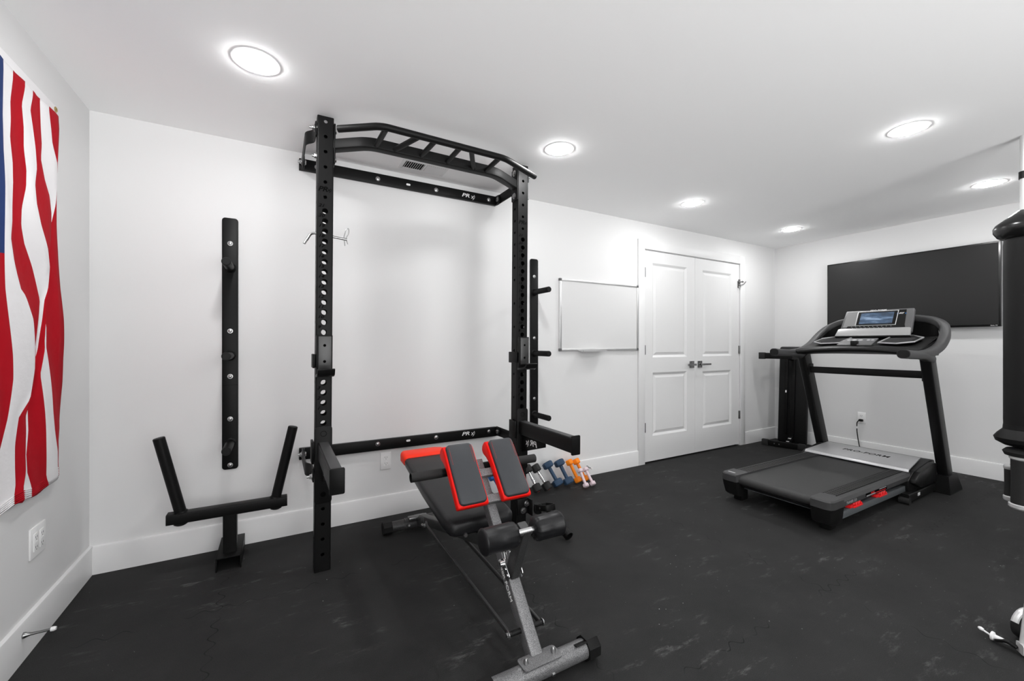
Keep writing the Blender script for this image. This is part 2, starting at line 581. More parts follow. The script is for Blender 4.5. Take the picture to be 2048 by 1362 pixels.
def door(name, x0, x1, panels, y=YB - .004, z0=.016, z1=2.036):
    d = B()
    xs = [x0, panels[0][0], panels[0][1], x1]
    zs = [z0] + sorted(q for p in panels for q in p[2:4]) + [z1]
    def quad(pts): d.faces.new([d.verts.new(p) for p in pts])
    for i in range(3):
        for j in range(len(zs) - 1):
            a, c, e, g = xs[i], xs[i + 1], zs[j], zs[j + 1]
            if i == 1 and j % 2 == 1:
                prev = None
                for ins, dep in ((0, 0), (.006, .004), (.020, .014), (.026, .014), (.050, .005)):
                    ring = [(a + ins, y + dep, e + ins), (c - ins, y + dep, e + ins), (c - ins, y + dep, g - ins), (a + ins, y + dep, g - ins)]
                    if prev:
                        for k in range(4): quad([prev[k], prev[(k + 1) % 4], ring[(k + 1) % 4], ring[k]])
                    prev = ring
                quad(prev)
            else:
                quad([(a, y, e), (c, y, e), (c, y, g), (a, y, g)])
    # edges and back
    yb = y + .035
    quad([(x0, y, z0), (x0, y, z1), (x0, yb, z1), (x0, yb, z0)])
    quad([(x1, y, z0), (x1, y, z1), (x1, yb, z1), (x1, yb, z0)])
    quad([(x0, y, z1), (x1, y, z1), (x1, yb, z1), (x0, yb, z1)])
    quad([(x0, y, z0), (x1, y, z0), (x1, yb, z0), (x0, yb, z0)])
    quad([(x0, yb, z0), (x1, yb, z0), (x1, yb, z1), (x0, yb, z1)])
    bmesh.ops.remove_doubles(d, verts=d.verts, dist=1e-5)
    o = part(name, d, 'door', None, 20)
    o['kind'] = 'structure'
    return o
d1 = door('door_1', 3.0395, 3.7755, [(3.150, 3.650, .255, .865), (3.150, 3.650, 1.012, 1.925)])
d2 = door('door_2', 3.7785, 4.5405, [(3.900, 4.396, .255, .855), (3.900, 4.396, 1.012, 1.920)])
def hinge(d, x, z):
    h = B()
    tube(h, [(x, YB - .010, z - .045), (x, YB - .010, z + .045)], .0075, 10)
    for k in (-.027, -.009, .009, .027): tube(h, [(x, YB - .010, z + k - .001), (x, YB - .010, z + k + .001)], .0085, 10)
    bx2(h, x - .016, x + .016, YB - .0065, YB - .003, z - .045, z + .045, .001)
    part('hinge', h, 'nickel', d)
for z in (1.825, 1.085, .345): hinge(d1, 3.040, z)
for z in (1.825, 1.078, .345): hinge(d2, 4.541, z)
def lever(d, x, sgn):
    h = B()
    bx2(h, x - .033, x + .033, YB - .014, YB - .004, .896, .966, .003)
    part('rosette', h, 'nickel', d)
    h = B()
    tube(h, [(x, YB - .014, .931), (x, YB - .060, .931)], .011, 14)
    sweep(h, fillet([(x, YB - .052, .931), (x + sgn * .03, YB - .055, .931), (x + sgn * .115, YB - .055, .931)], .02), rrect(.012, .020, .004), (0, 0, 1))
    part('door_handle', h, 'nickel', d)
lever(d1, 3.722, -1)
lever(d2, 3.849, 1)
# swing-bar latch at the top of the right door
h = B()
bx2(h, 4.506, 4.532, YB - .010, YB - .004, 1.775, 1.850, .002)
tube(h, [(4.520, YB - .01, 1.835), (4.520, YB - .055, 1.838)], .006, 10)
lathe(h, [(0, -.012), (.009, -.009), (.012, 0), (.009, .009), (0, .012)], 14, Matrix.Translation((4.520, YB - .058, 1.838)))
tube(h, [(4.520, YB - .03, 1.80), (4.57, YB - .04, 1.815), (4.60, YB - .045, 1.845)], .005, 8)
tube(h, [(4.512, YB - .02, 1.79), (4.512, YB - .03, 1.755)], .006, 8)
part('door_latch', h, 'nickel', d2)

# ------------------------------------------------------------ ceiling lights
def lamp(x, y, label):
    t = thing('ceiling_light', label, 'light', (x, y, H), 'recessed ceiling lights')
    b = B(); lathe(b, [(.068, -.0004), (.089, -.0004), (.088, -.0016), (.070, -.0030), (.067, -.0022)], 40, Matrix.Translation((x, y, H)))
    part('trim_ring', b, 'trim', t)
    b = B(); lathe(b, [(.0675, -.0022), (.066, -.006), (.050, -.010), (0, -.0125)], 40, Matrix.Translation((x, y, H)))
    part('diffuser', b, 'lamp', t)
lamp(-.075, 2.00, 'round recessed light in the ceiling left of the rack, the largest in the photo')
lamp(1.46, 2.01, 'round recessed light in the ceiling just right of the rack top')
lamp(2.975, 2.24, 'round recessed light in the ceiling in front of the double doors')
lamp(4.52, 2.26, 'round recessed light in the ceiling nearest the far room corner')
lamp(4.475, .912, 'round recessed light in the ceiling above the wall television, right edge')
lamp(2.965, .895, 'round recessed light in the ceiling above the treadmill, large and bright')

# ceiling register
t = thing('ceiling_vent', 'white metal air register with two banks of slots in the ceiling behind the rack', 'vent', (.838, 2.652, H))
b = B()
for a in ((.688, .709, 2.577, 2.727), (.967, .988, 2.577, 2.727), (.709, .967, 2.577, 2.602), (.709, .967, 2.702, 2.727), (.832, .846, 2.602, 2.702)):
    bx2(b, a[0], a[1], a[2], a[3], H - .005, H - .0005, .0015)
part('face_frame', b, 'vent', t)
b = B()
for k in range(9):
    x = .7155 + k * .0138
    bx(b, (x, 2.652, H - .005), (.0100, .100, .0022), (math.radians(-55), 'Y'))
    x = .8535 + k * .0138
    bx(b, (x, 2.652, H - .005), (.0118, .100, .0014), (math.radians(14), 'Y'))
part('louvre', b, 'vent', t)
b = B(); bx2(b, .709, .967, 2.602, 2.702, H - .0012, H - .0005)
part('duct_backing', b, 'dark', t)

# ------------------------------------------------------------ outlets and switches
def outlet(name, label, cat, o, ex, n, plug=False):
    """duplex outlet: o centre on the wall, ex to the viewer's right, n out of the wall"""
    ex, n, ez = V(ex), V(n), V((0, 0, 1))
    t = thing(name, label, cat, o)
    R = Matrix((ex, -n, ez)).transposed()
    b = B(); bx(b, V(o) + n * .003, (.070, .006, .114), R, .002)
    part('cover_plate', b, 'white_plastic', t)
    for s in (1, -1):
        b = B()
        sweep(b, [V(o) + ez * s * .0195 + n * .004, V(o) + ez * s * .0195 + n * .0085], rrect(.034, .029, .012, 4), ez)
        rc = part('receptacle', b, 'white_plastic', t)
        b = B()
        for dx, w, hh, dz in ((-.0065, .0022, .009, .004), (.0065, .0022, .007, .004)):
            bx(b, V(o) + ez * (s * .0195 + dz) + ex * dx + n * .0086, (w, .001, hh), R)
        lathe(b, [(0, 0), (.0024, 0), (.0024, .001), (0, .001)], 12, align(V(o) + ez * (s * .0195 - .007) + n * .0082, n))
        part('slots', b, 'slot', rc)
    b = B(); lathe(b, [(0, 0), (.003, 0), (.002, .0012), (0, .0015)], 12, align(V(o) + n * .006, n))
    part('screw', b, 'white_plastic', t)
    return t
outlet('wall_outlet', 'white duplex outlet low on the back wall behind the bench', 'outlet', (.629, YB, .366), (1, 0, 0), (0, -1, 0))
outlet('wall_outlet', 'white duplex outlet on the right wall with a black plug in it', 'outlet', (XR, 1.958, .378), (0, -1, 0), (-1, 0, 0))
# the treadmill's plug and cord
t = thing('power_cord', 'black power cord hanging from the right wall outlet behind the treadmill', 'cord', (XR - .009, 1.958, .352))
b = B(); bx2(b, XR - .034, XR - .0088, 1.938, 1.974, .342, .366, .006); part('plug', b, 'black', t)
b = B(); tube(b, fillet([(XR - .026, 1.972, .352), (XR - .035, 1.985, .330), (XR - .04, 1.985, .25), (XR - .05, 1.965, .12), (XR - .10, 1.92, .006), (XR - .35, 1.80, .006), (4.62, 1.72, .006), (4.49, 1.70, .06)], .07), .0045, 10)
part('cable', b, 'black', t)
b = B(); tube(b, [(XR - .0385, 1.985, .268), (XR - .0395, 1.985, .29)], .0062, 10); part('cable_tag', b, 'white_plastic', t)

# double rocker plate on the left wall
t = thing('outlet_plate', 'white double-gang outlet plate on the left wall below the flag', 'outlet', (XL, 2.301, .385))
b = B(); bx2(b, XL, XL + .006, 2.241, 2.361, .328, .444, .002); part('cover_plate', b, 'white_plastic', t)
for y in (2.278, 2.324):
    b = B(); bx2(b, XL + .005, XL + .0085, y - .0165, y + .0165, .352, .420, .0015); g = part('receptacle', b, 'white_plastic', t)
    for z in (.405, .367):
        b = B()
        for dy in (-.006, .006): bx2(b, XL + .008, XL + .0089, y + dy - .001, y + dy + .001, z - .004, z + .004)
        bx2(b, XL + .008, XL + .0089, y - .002, y + .002, z - .011, z - .008)
        part('slots', b, 'slot', g)
    for dy in (-.006, .006):
        b = B(); bx2(b, XL + .008, XL + .0098, y + dy - .0045, y + dy + .0045, .383, .389, .0006)
        part('test_button', b, 'white_plastic', g)

def stop(label, p, d, L):
    t = thing('door_stop', label, 'door stop', p)
    d = V(d).normalized()
    b = B(); lathe(b, [(0, 0), (.011, 0), (.011, .004), (.008, .010), (.0055, .02), (.0045, .04), (.0045, L - .012), (0, L - .012)], 20, align(p, d)); part('stem', b, 'nickel', t)
    b = B(); lathe(b, [(0, L - .014), (.0075, L - .014), (.008, L - .006), (.006, L), (0, L)], 16, align(p, d)); part('tip', b, 'white_plastic', t)
stop('metal door stop with white tip on the left baseboard, bottom left', (XL + .0155, 2.163, .094), (1, -.02, .0), .085)
stop('metal door stop on the back baseboard beside the pink dumbbells', (2.332, YB - .0155, .080), (0, -1, .02), .072)

# ------------------------------------------------------------ whiteboard
t = thing('whiteboard', 'blank whiteboard with aluminium frame on the back wall left of the double doors', 'whiteboard', (2.49, YB, 1.085))
b = B(); bx2(b, 2.052, 2.932, YB - .014, YB - .002, 1.098, 1.676); part('writing_surface', b, 'board', t)
b = B()
for x0, x1, z0, z1 in ((2.040, 2.060, 1.104, 1.670), (2.924, 2.944, 1.104, 1.670), (2.058, 2.926, 1.085, 1.103), (2.058, 2.926, 1.671, 1.689)):
    bx2(b, x0, x1, YB - .021, YB, z0, z1, .003)
part('frame', b, 'alu', t)
for x in (2.049, 2.935):
    for z in (1.094, 1.680):
        b = B(); bx2(b, x - .011, x + .011, YB - .024, YB, z - .011, z + .011, .004)
        part('corner_cap', b, 'tm_mid', t)
b = B(); sweep(b, [(2.24, 0, 0), (2.50, 0, 0)], [(-(YB - .02), 1.084), (-(YB - .075), 1.080), (-(YB - .078), 1.090), (-(YB - .080), 1.090), (-(YB - .080), 1.077), (-(YB - .02), 1.080)], (0, 0, 1)) ; part('pen_tray', b, 'alu', t)

# ------------------------------------------------------------ television
t = thing('television', 'large black flat-screen television mounted on the right wall behind the treadmill', 'television', (XR, 1.615, 1.29))
b = B(); bx2(b, XR - .075, XR - .033, .992, 2.236, 1.288, 1.998, .004); part('casing', b, 'tv_black', t)
b = B(); bx2(b, XR - .0775, XR - .073, 1.006, 2.222, 1.306, 1.986); part('screen', b, 'tv_screen', t)
b = B(); bx2(b, XR - .034, XR, 1.45, 1.78, 1.45, 1.85, .003); part('wall_mount', b, 'black', t)
b = B(); lettering(b, 'Roku TV', .011, (XR - .0755, 1.03, 1.297), (0, -1, 0), (0, 0, 1), .01); part('lettering', b, 'white_mark', t)

# ------------------------------------------------------------ weight plate strips
def strip(label, x0, x1, z0, z1, pegs, bolts, seam=None):
    y1 = YB - .0015
    y0 = y1 - .009
    xc = (x0 + x1) / 2
    t = thing('weight_plate_holder', label, 'weight holder', (xc, YB, z0), 'wall strips for weight plates')
    b = B()
    poly = rrect(x1 - x0, z1 - z0, .016, 5)
    prism(b, [(xc + a, y0, (z0 + z1) / 2 + c) for a, c in poly], (0, .009, 0), .0012)
    pl = part('back_plate', b, 'powder', t)
    if seam:
        b = B(); bx2(b, x0, x1, y0 - .0003, y0 + .001, seam - .0008, seam + .0008); part('joint', b, 'black_mark', pl)
    for z in pegs:
        b = B()
        lathe(b, [(.029, 0), (.029, .004), (.0225, .010)], 28, align((xc, y0, z), (0, -1, 0)))
        lathe(b, [(.0215, 0), (.0215, .208), (.0195, .211), (0, .211)], 28, align((xc, y0, z), (0, -1, 0)))
        p = part('peg', b, 'powder', t)
        b = B(); lathe(b, [(0, 0), (.0185, 0), (.0175, .0015), (0, .002)], 24, align((xc, y0 - .2108, z), (0, -1, 0)))
        part('end_cap', b, 'black', p)
    for z in bolts:
        b = B(); button(b, (xc, y0, z), (0, -1, 0), .0105); part('bolt', b, 'zinc', t)
strip('tall black wall strip with three weight pegs, left of the rack', -.268, -.192, .438, 1.850, (1.570, 1.078, .585), (1.707, 1.215, .960, .721, .462), .912)
strip('tall black wall strip with three weight pegs, behind the right rack post', 1.757, 1.832, .438, 1.824, (1.557, 1.068, .578), (1.683, 1.190, .950, .705, .462))

# ------------------------------------------------------------ the wall rack
SH = .007                                     # the posts lean a touch to the right
def lean(bm):
    for v_ in bm.verts: v_.co.x += SH * v_.co.z
    return bm
def rp(name, bm, m, parent, **k): return part(name, lean(bm), m, parent, **k)

rack = thing('squat_rack', 'black wall-mounted squat rack with numbered posts and a multi-grip pull-up bar', 'squat rack', (.78, 2.32, 0))
PY0, PY1, PT = 2.280, 2.356, 2.288
LPX, RPX = .159, 1.319                        # left faces of the two posts
small_top = [2.262, 2.186, 2.110, 2.033, 1.957, 1.881]
big = [1.811 - .0508 * (21 - n) for n in range(1, 22)]
front = [(z, .0088) for z in small_top] + [(z, .0142) for z in big] + [(.744, .0142), (.693, .0142)] + [(z, .0088) for z in (.620, .544, .468, .391, .3145, .238, .162, .086)]
sidez = [2.186, 2.110, 2.010, 1.934, 1.859, 1.783, 1.709, 1.633, 1.554, 1.403, 1.252, 1.101, .95, .80, .65, .50, .3145, .162]
for px, lab in ((LPX, 'L'), (RPX, 'R')):
    x0, x1 = px, px + .0765
    b = B()
    r = .006
    holed(b, lambda u, w: V((u, PY0, w)), x0 + r, x1 - r, .0015, PT, [((x0 + x1) / 2, z, q) for z, q in front])
    holed(b, lambda u, w: V((x1 + x0 - u, PY1, w)), x0 + r, x1 - r, .0015, PT, [((x0 + x1) / 2, z, q) for z, q in front])
    yc = (PY0 + PY1) / 2
    holed(b, lambda u, w: V((x0, PY1 + PY0 - u, w)), PY0 + r, PY1 - r, .0015, PT, [(yc, z, .0088) for z in sidez])
    holed(b, lambda u, w: V((x1, u, w)), PY0 + r, PY1 - r, .0015, PT, [(yc, z, .0088) for z in sidez])
    for cx, cy, a0 in ((x1 - r, PY0 + r, 270), (x1 - r, PY1 - r, 0), (x0 + r, PY1 - r, 90), (x0 + r, PY0 + r, 180)):
        pts = [(cx + r * math.cos(math.radians(a0 + k * 30)), cy + r * math.sin(math.radians(a0 + k * 30))) for k in range(4)]
        for (ax, ay), (ex_, ey_) in zip(pts, pts[1:]):
            b.faces.new([b.verts.new(q) for q in ((ax, ay, .0015), (ex_, ey_, .0015), (ex_, ey_, PT), (ax, ay, PT))])
    bmesh.ops.remove_doubles(b, verts=b.verts, dist=2e-5)
    up = rp('upright', b, 'powder', rack, recalc=False, mods=solid(.004), angle=25)
    for p_ in up.data.polygons: p_.use_smooth = False
    for n in range(1, 22):
        if 4 <= n <= 8: continue               # covered by the bar hook
        b = B(); lettering(b, str(n), .0215, (x0 + .0065, PY0 - .0002, big[n - 1] + .0258), (1, 0, 0), (0, 0, 1), .028, .35, .0006, 1.25, 'LEFT', 1.05)
        rp('number_marking', b, 'black_mark', up)
    b = B()
    lettering(b, 'PR', .034, (x0 + .026, PY0 - .0002, 1.920), (1, 0, 0), (0, 0, 1), .03, .3, .0006, 1.15)
    swoosh(b, (x0 + .056, PY0 - .0002, 1.918), (1, 0, 0), (0, 0, 1), .012, .2)
    rp('logo_marking', b, 'black_mark', up)
    b = B(); bx2(b, x0 + .002, x1 - .002, PY0 + .002, PY1 - .002, .001, .006); rp('foot_plate', b, 'black', up)

# wall rails
for nm, z0, z1, lz in (('top', 2.190, 2.256, 2.220), ('low', .446, .515, .489)):
    b = B()
    off = SH * (z0 + z1) / 2
    prism(b, [(.114 - off, YB - .032, z0), (1.447 - off, YB - .032, z0), (1.447 - off, YB - .032, z1), (.114 - off, YB - .032, z1)], (0, .030, 0), .003)
    rail = rp('wall_rail', b, 'powder', rack)
    for x in (.212, .572, .968, 1.378):
        b = B(); button(b, (x - off, YB - .032, lz), (0, -1, 0), .0115); rp('bolt', b, 'zinc', rail)
    b = B()
    sweep(b, [(.772 - off, YB - .0315, lz), (.772 - off, YB - .0327, lz)], rrect(.028, .0135, .0065, 4), (0, 0, 1))
    rp('slot', b, 'white_mark', rail)
    b = B()
    lettering(b, 'PR', .036, (1.190 - off, YB - .0325, lz + .001), (1, 0, 0), (0, 0, 1), .02, .25, .0008, 1.5)
    swoosh(b, (1.246 - off, YB - .0325, lz - .004), (1, 0, 0), (0, 0, 1), .02, .15)
    rp('lettering', b, 'white_mark', rail)
    zc = (z0 + z1) / 2 if nm == 'top' else .486
    for s, xw, xp in ((-1, .130, LPX), (1, 1.446, RPX + .0765)):
        b = B()
        xw -= off; xp2 = xp + s * .006
        pth = fillet([(xw, YB - .030, zc), (xw, 2.43, zc), (xp2, 2.385, zc), (xp2, 2.288, zc)], .02, 3)
        sweep(b, pth, rrect(.007, .068, .002, 2), (0, 0, 1))
        br = rp('fold_bracket', b, 'powder', rack)
        b = B(); prism(b, [(xw - s * .006, YB - .032, zc - .034), (xw - s * .006, YB - .085, zc - .030), (xw - s * .006, YB - .095, zc), (xw - s * .006, YB - .085, zc + .030), (xw - s * .006, YB - .032, zc + .034)], (-s * .006, 0, 0), .001)
        rp('hinge_tab', b, 'powder', br)
        for a_ in (((xw + s * .004, YB - .062, zc), (s, 0, 0), .012, .011, True, .008), ((xw - s * .012, YB - .062, zc), (-s, 0, 0), .013, .009),
                   ((xp2 + s * .004, 2.318, zc + .012 * (1 if nm == 'top' else -1)), (s, 0, 0), .012, .012, True, .012)):
            b = B(); bolt(b, *a_); rp('bolt', b, 'zinc', br)

# multi-grip pull-up bar
pb = B()
off = SH * 2.15
zf = 2.152
tube(pb, [V(p) - V((off, 0, 0)) for p in fillet([(.250, 2.098, zf), (.420, 1.972, zf), (1.080, 1.985, zf), (1.352, 2.112, zf)], .04)], .0165, 20)
bar = rp('pull_up_bar', pb, 'powder_tex', rack)
pb = B()
sweep(pb, [V(p) - V((off, 0, 0)) for p in fillet([(.250, 2.312, 2.160), (.405, 2.192, 2.160), (1.125, 2.198, 2.160), (1.332, 2.312, 2.160)], .05)], rrect(.050, .052, .006), (0, 0, 1))
rp('rear_crossbar', pb, 'powder_tex', rack)
for (x0, y0), (x1, y1) in (((.444, 1.985), (.439, 2.172)), ((.600, 1.980), (.530, 2.178)), ((.682, 1.990), (.672, 2.178)), ((.818, 1.985), (.819, 2.178)), ((.880, 1.985), (.978, 2.178)), ((1.049, 1.990), (1.056, 2.178))):
    pb = B(); tube(pb, [(x0 - off, y0, zf - .002), (x1 - off, y1, zf - .002)], .0135, 14); rp('grip_rung', pb, 'powder_tex', bar)
for s, x in ((1, LPX + .0765), (-1, RPX)):
    pb = B(); bx2(pb, x, x + s * .008, 2.276, 2.352, 2.062, 2.262, .003); mp_ = rp('mount_plate', pb, 'powder', rack)
    for z in (2.238, 2.092):
        pb = B(); bolt(pb, (x + s * .008, 2.314, z), (s, 0, 0), .013, .009); rp('bolt', pb, 'zinc', mp_)
        pb = B(); bolt(pb, (x - s * .0765, 2.314, z), (-s, 0, 0), .012, .012, True, .010); rp('nut', pb, 'zinc', mp_)

# bar hooks hung on the posts
def hook(label, px):
    xc = px + .03825
    t = thing('bar_hook', label, 'rack hook', (xc, PY0, 1.0), 'bar hooks on the rack posts')
    b = B()
    prism(b, [(px + .001, PY0 - .002, .990), (px + .001, PY0 - .002, 1.176), (px + .001, PY0 - .010, 1.186), (px + .001, PY0 - .022, 1.186), (px + .001, PY0 - .022, .990)], (.0745, 0, 0), .002)
    rp('back_plate', b, 'powder', t)
    b = B(); bx2(b, px + .010, px + .070, PY0 - .030, PY0 - .021, 1.012, 1.180, .002); rp('liner', b, 'liner', t)
    for z in (1.135, 1.055):
        b = B(); lathe(b, [(0, 0), (.007, 0), (.0055, .0015), (0, .0008)], 14, align((xc, PY0 - .0302, z), (0, -1, 0))); rp('screw', b, 'black_mark', t)
    b = B()
    prof = [(PY0 - .004, .990), (PY0 - .075, .996), (PY0 - .098, 1.004), (PY0 - .112, 1.024), (PY0 - .122, 1.019), (PY0 - .108, .992), (PY0 - .080, .983), (PY0 - .004, .977)]
    prism(b, [(px - .001, y, z) for y, z in prof], (.0785, 0, 0), .002)
    rp('hook_lip', b, 'powder', t)
    b = B(); bx2(b, px - .014, px - .003, PY0 - .012, PY0 + .086, 1.022, 1.092, .003)
    tube(b, [(px - .010, PY1 + .006, 1.057), (px + .05, PY1 + .006, 1.057)], .006, 10)
    rp('side_tab', b, 'powder', t)
hook('black bar hook on the left rack post, covering numbers 4 to 8', LPX)
hook('black bar hook on the right rack post, covering numbers 4 to 8', RPX)

# spotter arms
def arm(label, px, logo):
    xc = px + .03825
    t = thing('spotter_arm', label, 'spotter arm', (xc, PY0, .35), 'spotter arms on the rack')
    b = B()
    prism(b, [(xc + a, PY0 - .0015, .5375 + c) for a, c in rrect(.080, .385, .015, 4)], (0, -.007, 0), .001)
    fp = rp('face_plate', b, 'powder', t)
    b = B()
    lathe(b, [(.0125, 0), (.0145, .0006), (.0125, .0012)], 24, align((xc, PY0 - .0085, .693), (0, -1, 0)))
    rp('pin_ring', b, 'black_mark', fp)
    b = B()
    lathe(b, [(0, 0), (.0125, 0), (.0125, .0006), (0, .0006)], 24, align((xc, PY0 - .0085, .390), (0, -1, 0)))
    rp('pin_hole', b, 'black_mark', fp)
    b = B(); bx2(b, px - .016, px - .004, PY0 - .0085, PY0 + .072, .545, .655, .003); rp('side_plate', b, 'powder', t)
    b = B()
    sweep(b, [(xc - .0012, PY0 - .008, .610), (xc - .0012, 1.733, .610)], rrect(.050, .080, .005), (0, 0, 1)); rp('arm_tube', b, 'powder', t)
    b = B(); prism(b, [(xc + a, 1.733, .611 + c) for a, c in rrect(.056, .102, .006, 3)], (0, -.008, 0), .001); rp('end_plate', b, 'powder', t)
    b = B(); bx2(b, xc - .020, xc + .020, 1.76, PY0 - .01, .6495, .6525, .001); rp('top_liner', b, 'tm_grey', t)
    b = B()
    prism(b, [(xc - .004, PY0 - .008, .572), (xc - .004, PY0 - .008, .455), (xc - .004, 2.010, .538), (xc - .004, 2.010, .572)], (.008, 0, 0), .001)
    g = rp('gusset', b, 'powder', t)
    b = B()
    lettering(b, 'PR', .050, (xc - .0046, PY0 - .150, .533), (0, 1, 0), (0, 0, 1), .02, .2, .0008, 1.4)
    swoosh(b, (xc - .0046, PY0 - .075, .525), (0, -1, 0), (0, 0, 1), .024, .12)
    rp('lettering', b, 'white_mark', g)
arm('black spotter arm reaching forward from the left rack post', LPX, False)
arm('black spotter arm reaching forward from the right rack post above the dumbbells', RPX, True)

# bent hitch pin with a clip through the left post
t = thing('hitch_pin', 'silver bent hitch pin with wire clip pushed through the left rack post', 'pin', (LPX, 2.318, 1.709))
b = B()
tube(b, fillet([(.318, 2.318, 1.688), (.150, 2.318, 1.704), (.128, 2.300, 1.660)], .02), .0062, 14)
tube(b, [(.140, 2.308, 1.684), (.116, 2.296, 1.640)], .0062, 14)
part('pin', b, 'zinc', t)
b = B()
tube(b, fillet([(.308, 2.318, 1.655), (.303, 2.318, 1.700), (.312, 2.318, 1.738), (.326, 2.318, 1.752), (.328, 2.318, 1.725), (.312, 2.318, 1.695), (.322, 2.318, 1.665)], .012, 4), .0024, 8)
part('clip', b, 'zinc', t)

# landmine pivot clamped to the foot of the right post
t = thing('landmine_attachment', 'black landmine pivot with open steel sleeve at the foot of the right rack post', 'landmine', (1.43, 2.20, 0))
b = B()
bx2(b, 1.325, 1.415, PY0 - .010, PY0 - .002, .055, .155, .003)
bx2(b, 1.399, 1.408, PY0 - .06, PY1, .055, .155, .003)
part('clamp_plate', b, 'powder', t)
b = B(); bolt(b, (1.368, PY0 - .010, .080), (0, -1, 0), .014, .010); part('bolt', b, 'zinc', t)
b = B(); bolt(b, (1.395, PY0 - .010, .120), (0, -1, 0), .014, .014, True, .006); part('bolt', b, 'zinc', t)
b = B()
lathe(b, [(0, -.028), (.024, -.028), (.024, .028), (0, .028)], 20, Matrix.Translation((1.432, 2.200, .105)))
bx2(b, 1.405, 1.44, 2.19, 2.21, .085, .125, .003)
part('pivot_block', b, 'powder', t)
b = B()
u0 = [V((1.415, 2.185, .118)), V((1.415, 2.085, .145)), V((1.488, 2.085, .145)), V((1.488, 2.185, .118))]
sweep(b, fillet(u0 + [u0[0] + V((.002, 0, 0))], .02, 3), rrect(.007, .036, .002, 2), (0, .25, .97))
part('swivel_frame', b, 'powder', t)
b = B(); tube(b, [(1.410, 2.145, .128), (1.494, 2.145, .128)], .006, 12); part('cross_pin', b, 'zinc', t)
b = B(); hollow(b, (1.449, 2.10, .112), (1.467, 1.922, .031), .027, .004); lathe(b, [(0, 0), (.024, 0), (.024, .003), (0, .003)], 20, align((1.449, 2.10, .112), (.09, -.9, -.41))); part('sleeve', b, 'powder', t)

# ------------------------------------------------------------ dip handle station on the floor, left
t = thing('dip_bar_attachment', 'black V-handle dip bar attachment standing on the floor against the back wall', 'dip bar', (-.212, 2.66, 0))
b = B()
for x in (-.2655, -.1625):
    bx2(b, x - .003, x + .003, 2.527, 2.800, .001, .068, .001)
bx2(b, -.2685, -.1595, 2.527, 2.800, .062, .068, .001)
part('base_channel', b, 'powder', t)
b = B(); sweep(b, [(-.213, 2.612, .066), (-.213, 2.612, .262)], rrect(.060, .070, .005), (0, 1, 0)); part('post', b, 'powder', t)
b = B(); sweep(b, [(-.471, 2.607, .282), (.048, 2.607, .282)], rrect(.060, .050, .006), (0, 0, 1)); part('crossbar', b, 'powder', t)
for s in (-1, 1):
    x0, x1 = -.212 + s * .206, -.212 + s * .288
    d = (V((x1, 2.597, .686)) - V((x0, 2.607, .306))).normalized()
    b = B(); p0, p1 = V((x0, 2.607, .306)), V((x1, 2.597, .683))
    hollow(b, p0, p1, .0245, .003)
    lathe(b, [(.0245, 0), (.031, 0), (.0245, .006)], 24, align(p0, d))
    hd = part('handle', b, 'powder', t)
    b = B(); lathe(b, [(0, -.01), (.0235, -.01), (.0235, .0), (.022, .003), (0, .004)], 24, align(p1, d)); part('end_cap', b, 'black', hd)
    b = B(); lathe(b, [(0, 0), (.028, 0), (.028, -.010), (.018, -.016), (0, -.016)], 20, Matrix.Translation((x0, 2.607, .258))); part('stub', b, 'powder', t)

# ------------------------------------------------------------ sit-up / extension bench
XS = .775
bench = thing('adjustable_bench', 'black and red adjustable sit-up bench with two thigh pads and foam rollers', 'bench', (XS, 1.85, 0))
SY, SZ = .6535, .7569                                    # direction of the slanting beam (Y, Z)
P0 = V((XS, 1.185, .070))
def along(s, n=0.0, x=0.0): return P0 + V((x, SY, 0)) * 0 + V((x, SY * s - SZ * n, SZ * s + SY * n))
UPB = V((0, -SZ, SY))
# front and rear stabilisers
def stabiliser(y, x0, x1, r, zc, m, cap):
    b = B(); tube(b, [(x0, y, zc), (x1, y, zc)], r, 24)
    st = part('stabiliser', b, m, bench)
    for x, s in ((x0, -1), (x1, 1)):
        b = B()
        tube(b, [(x - s * .038, y, zc), (x + s * .010, y, zc), (x + s * .014, y, zc)], cap, 8, True, [1, 1, .93], (0, .38, .92))
        part('end_cap', b, 'black', st)
    return st
fs = stabiliser(1.178, .555, 1.000, .0325, .0425, 'hammer', .0425)
rs = stabiliser(2.530, .560, .990, .0300, .0410, 'hammer_dk', .0400)
b = B()
for k in (-.055, .055): lathe(b, [(0, 0), (.0085, 0), (.0085, .010), (.005, .018), (0, .019)], 8, align((XS + k, 1.178, .078), (0, 0, 1)))
lathe(b, [(0, 0), (.008, 0), (.006, .006), (0, .007)], 8, align((XS + .035, 1.148, .030), (0, -1, -.2)))
part('bolt', b, 'zinc', bench)
b = B()
prism(b, [(XS + a, 1.178 + c, .0745) for a, c in rrect(.150, .062, .012, 3)], (0, 0, .005), .001); part('foot_plate', b, 'hammer', bench)
b = B(); bx(b, (XS + .165, 1.165, .0755), (.05, .018, .004), (math.radians(-12), 'X'), .001); part('sticker', b, 'black', fs)
# main beam and telescoping upper tube
b = B(); sweep(b, [along(-.005, -.0265), along(.455, -.0265)], rrect(.047, .053, .005), UPB); mb = part('main_beam', b, 'hammer', bench)
b = B(); sweep(b, [along(.40, -.0265), along(.745, -.0265)], rrect(.040, .045, .004), UPB); part('upper_tube', b, 'hammer', bench)
b = B()
lettering(b, 'FINER FORM', .027, along(.262, -.031, -.0242), V((0, -SY, -SZ)), V((0, -SZ, SY)), .012, 0, .0008, 1.0)
part('lettering', b, 'white_mark', mb)
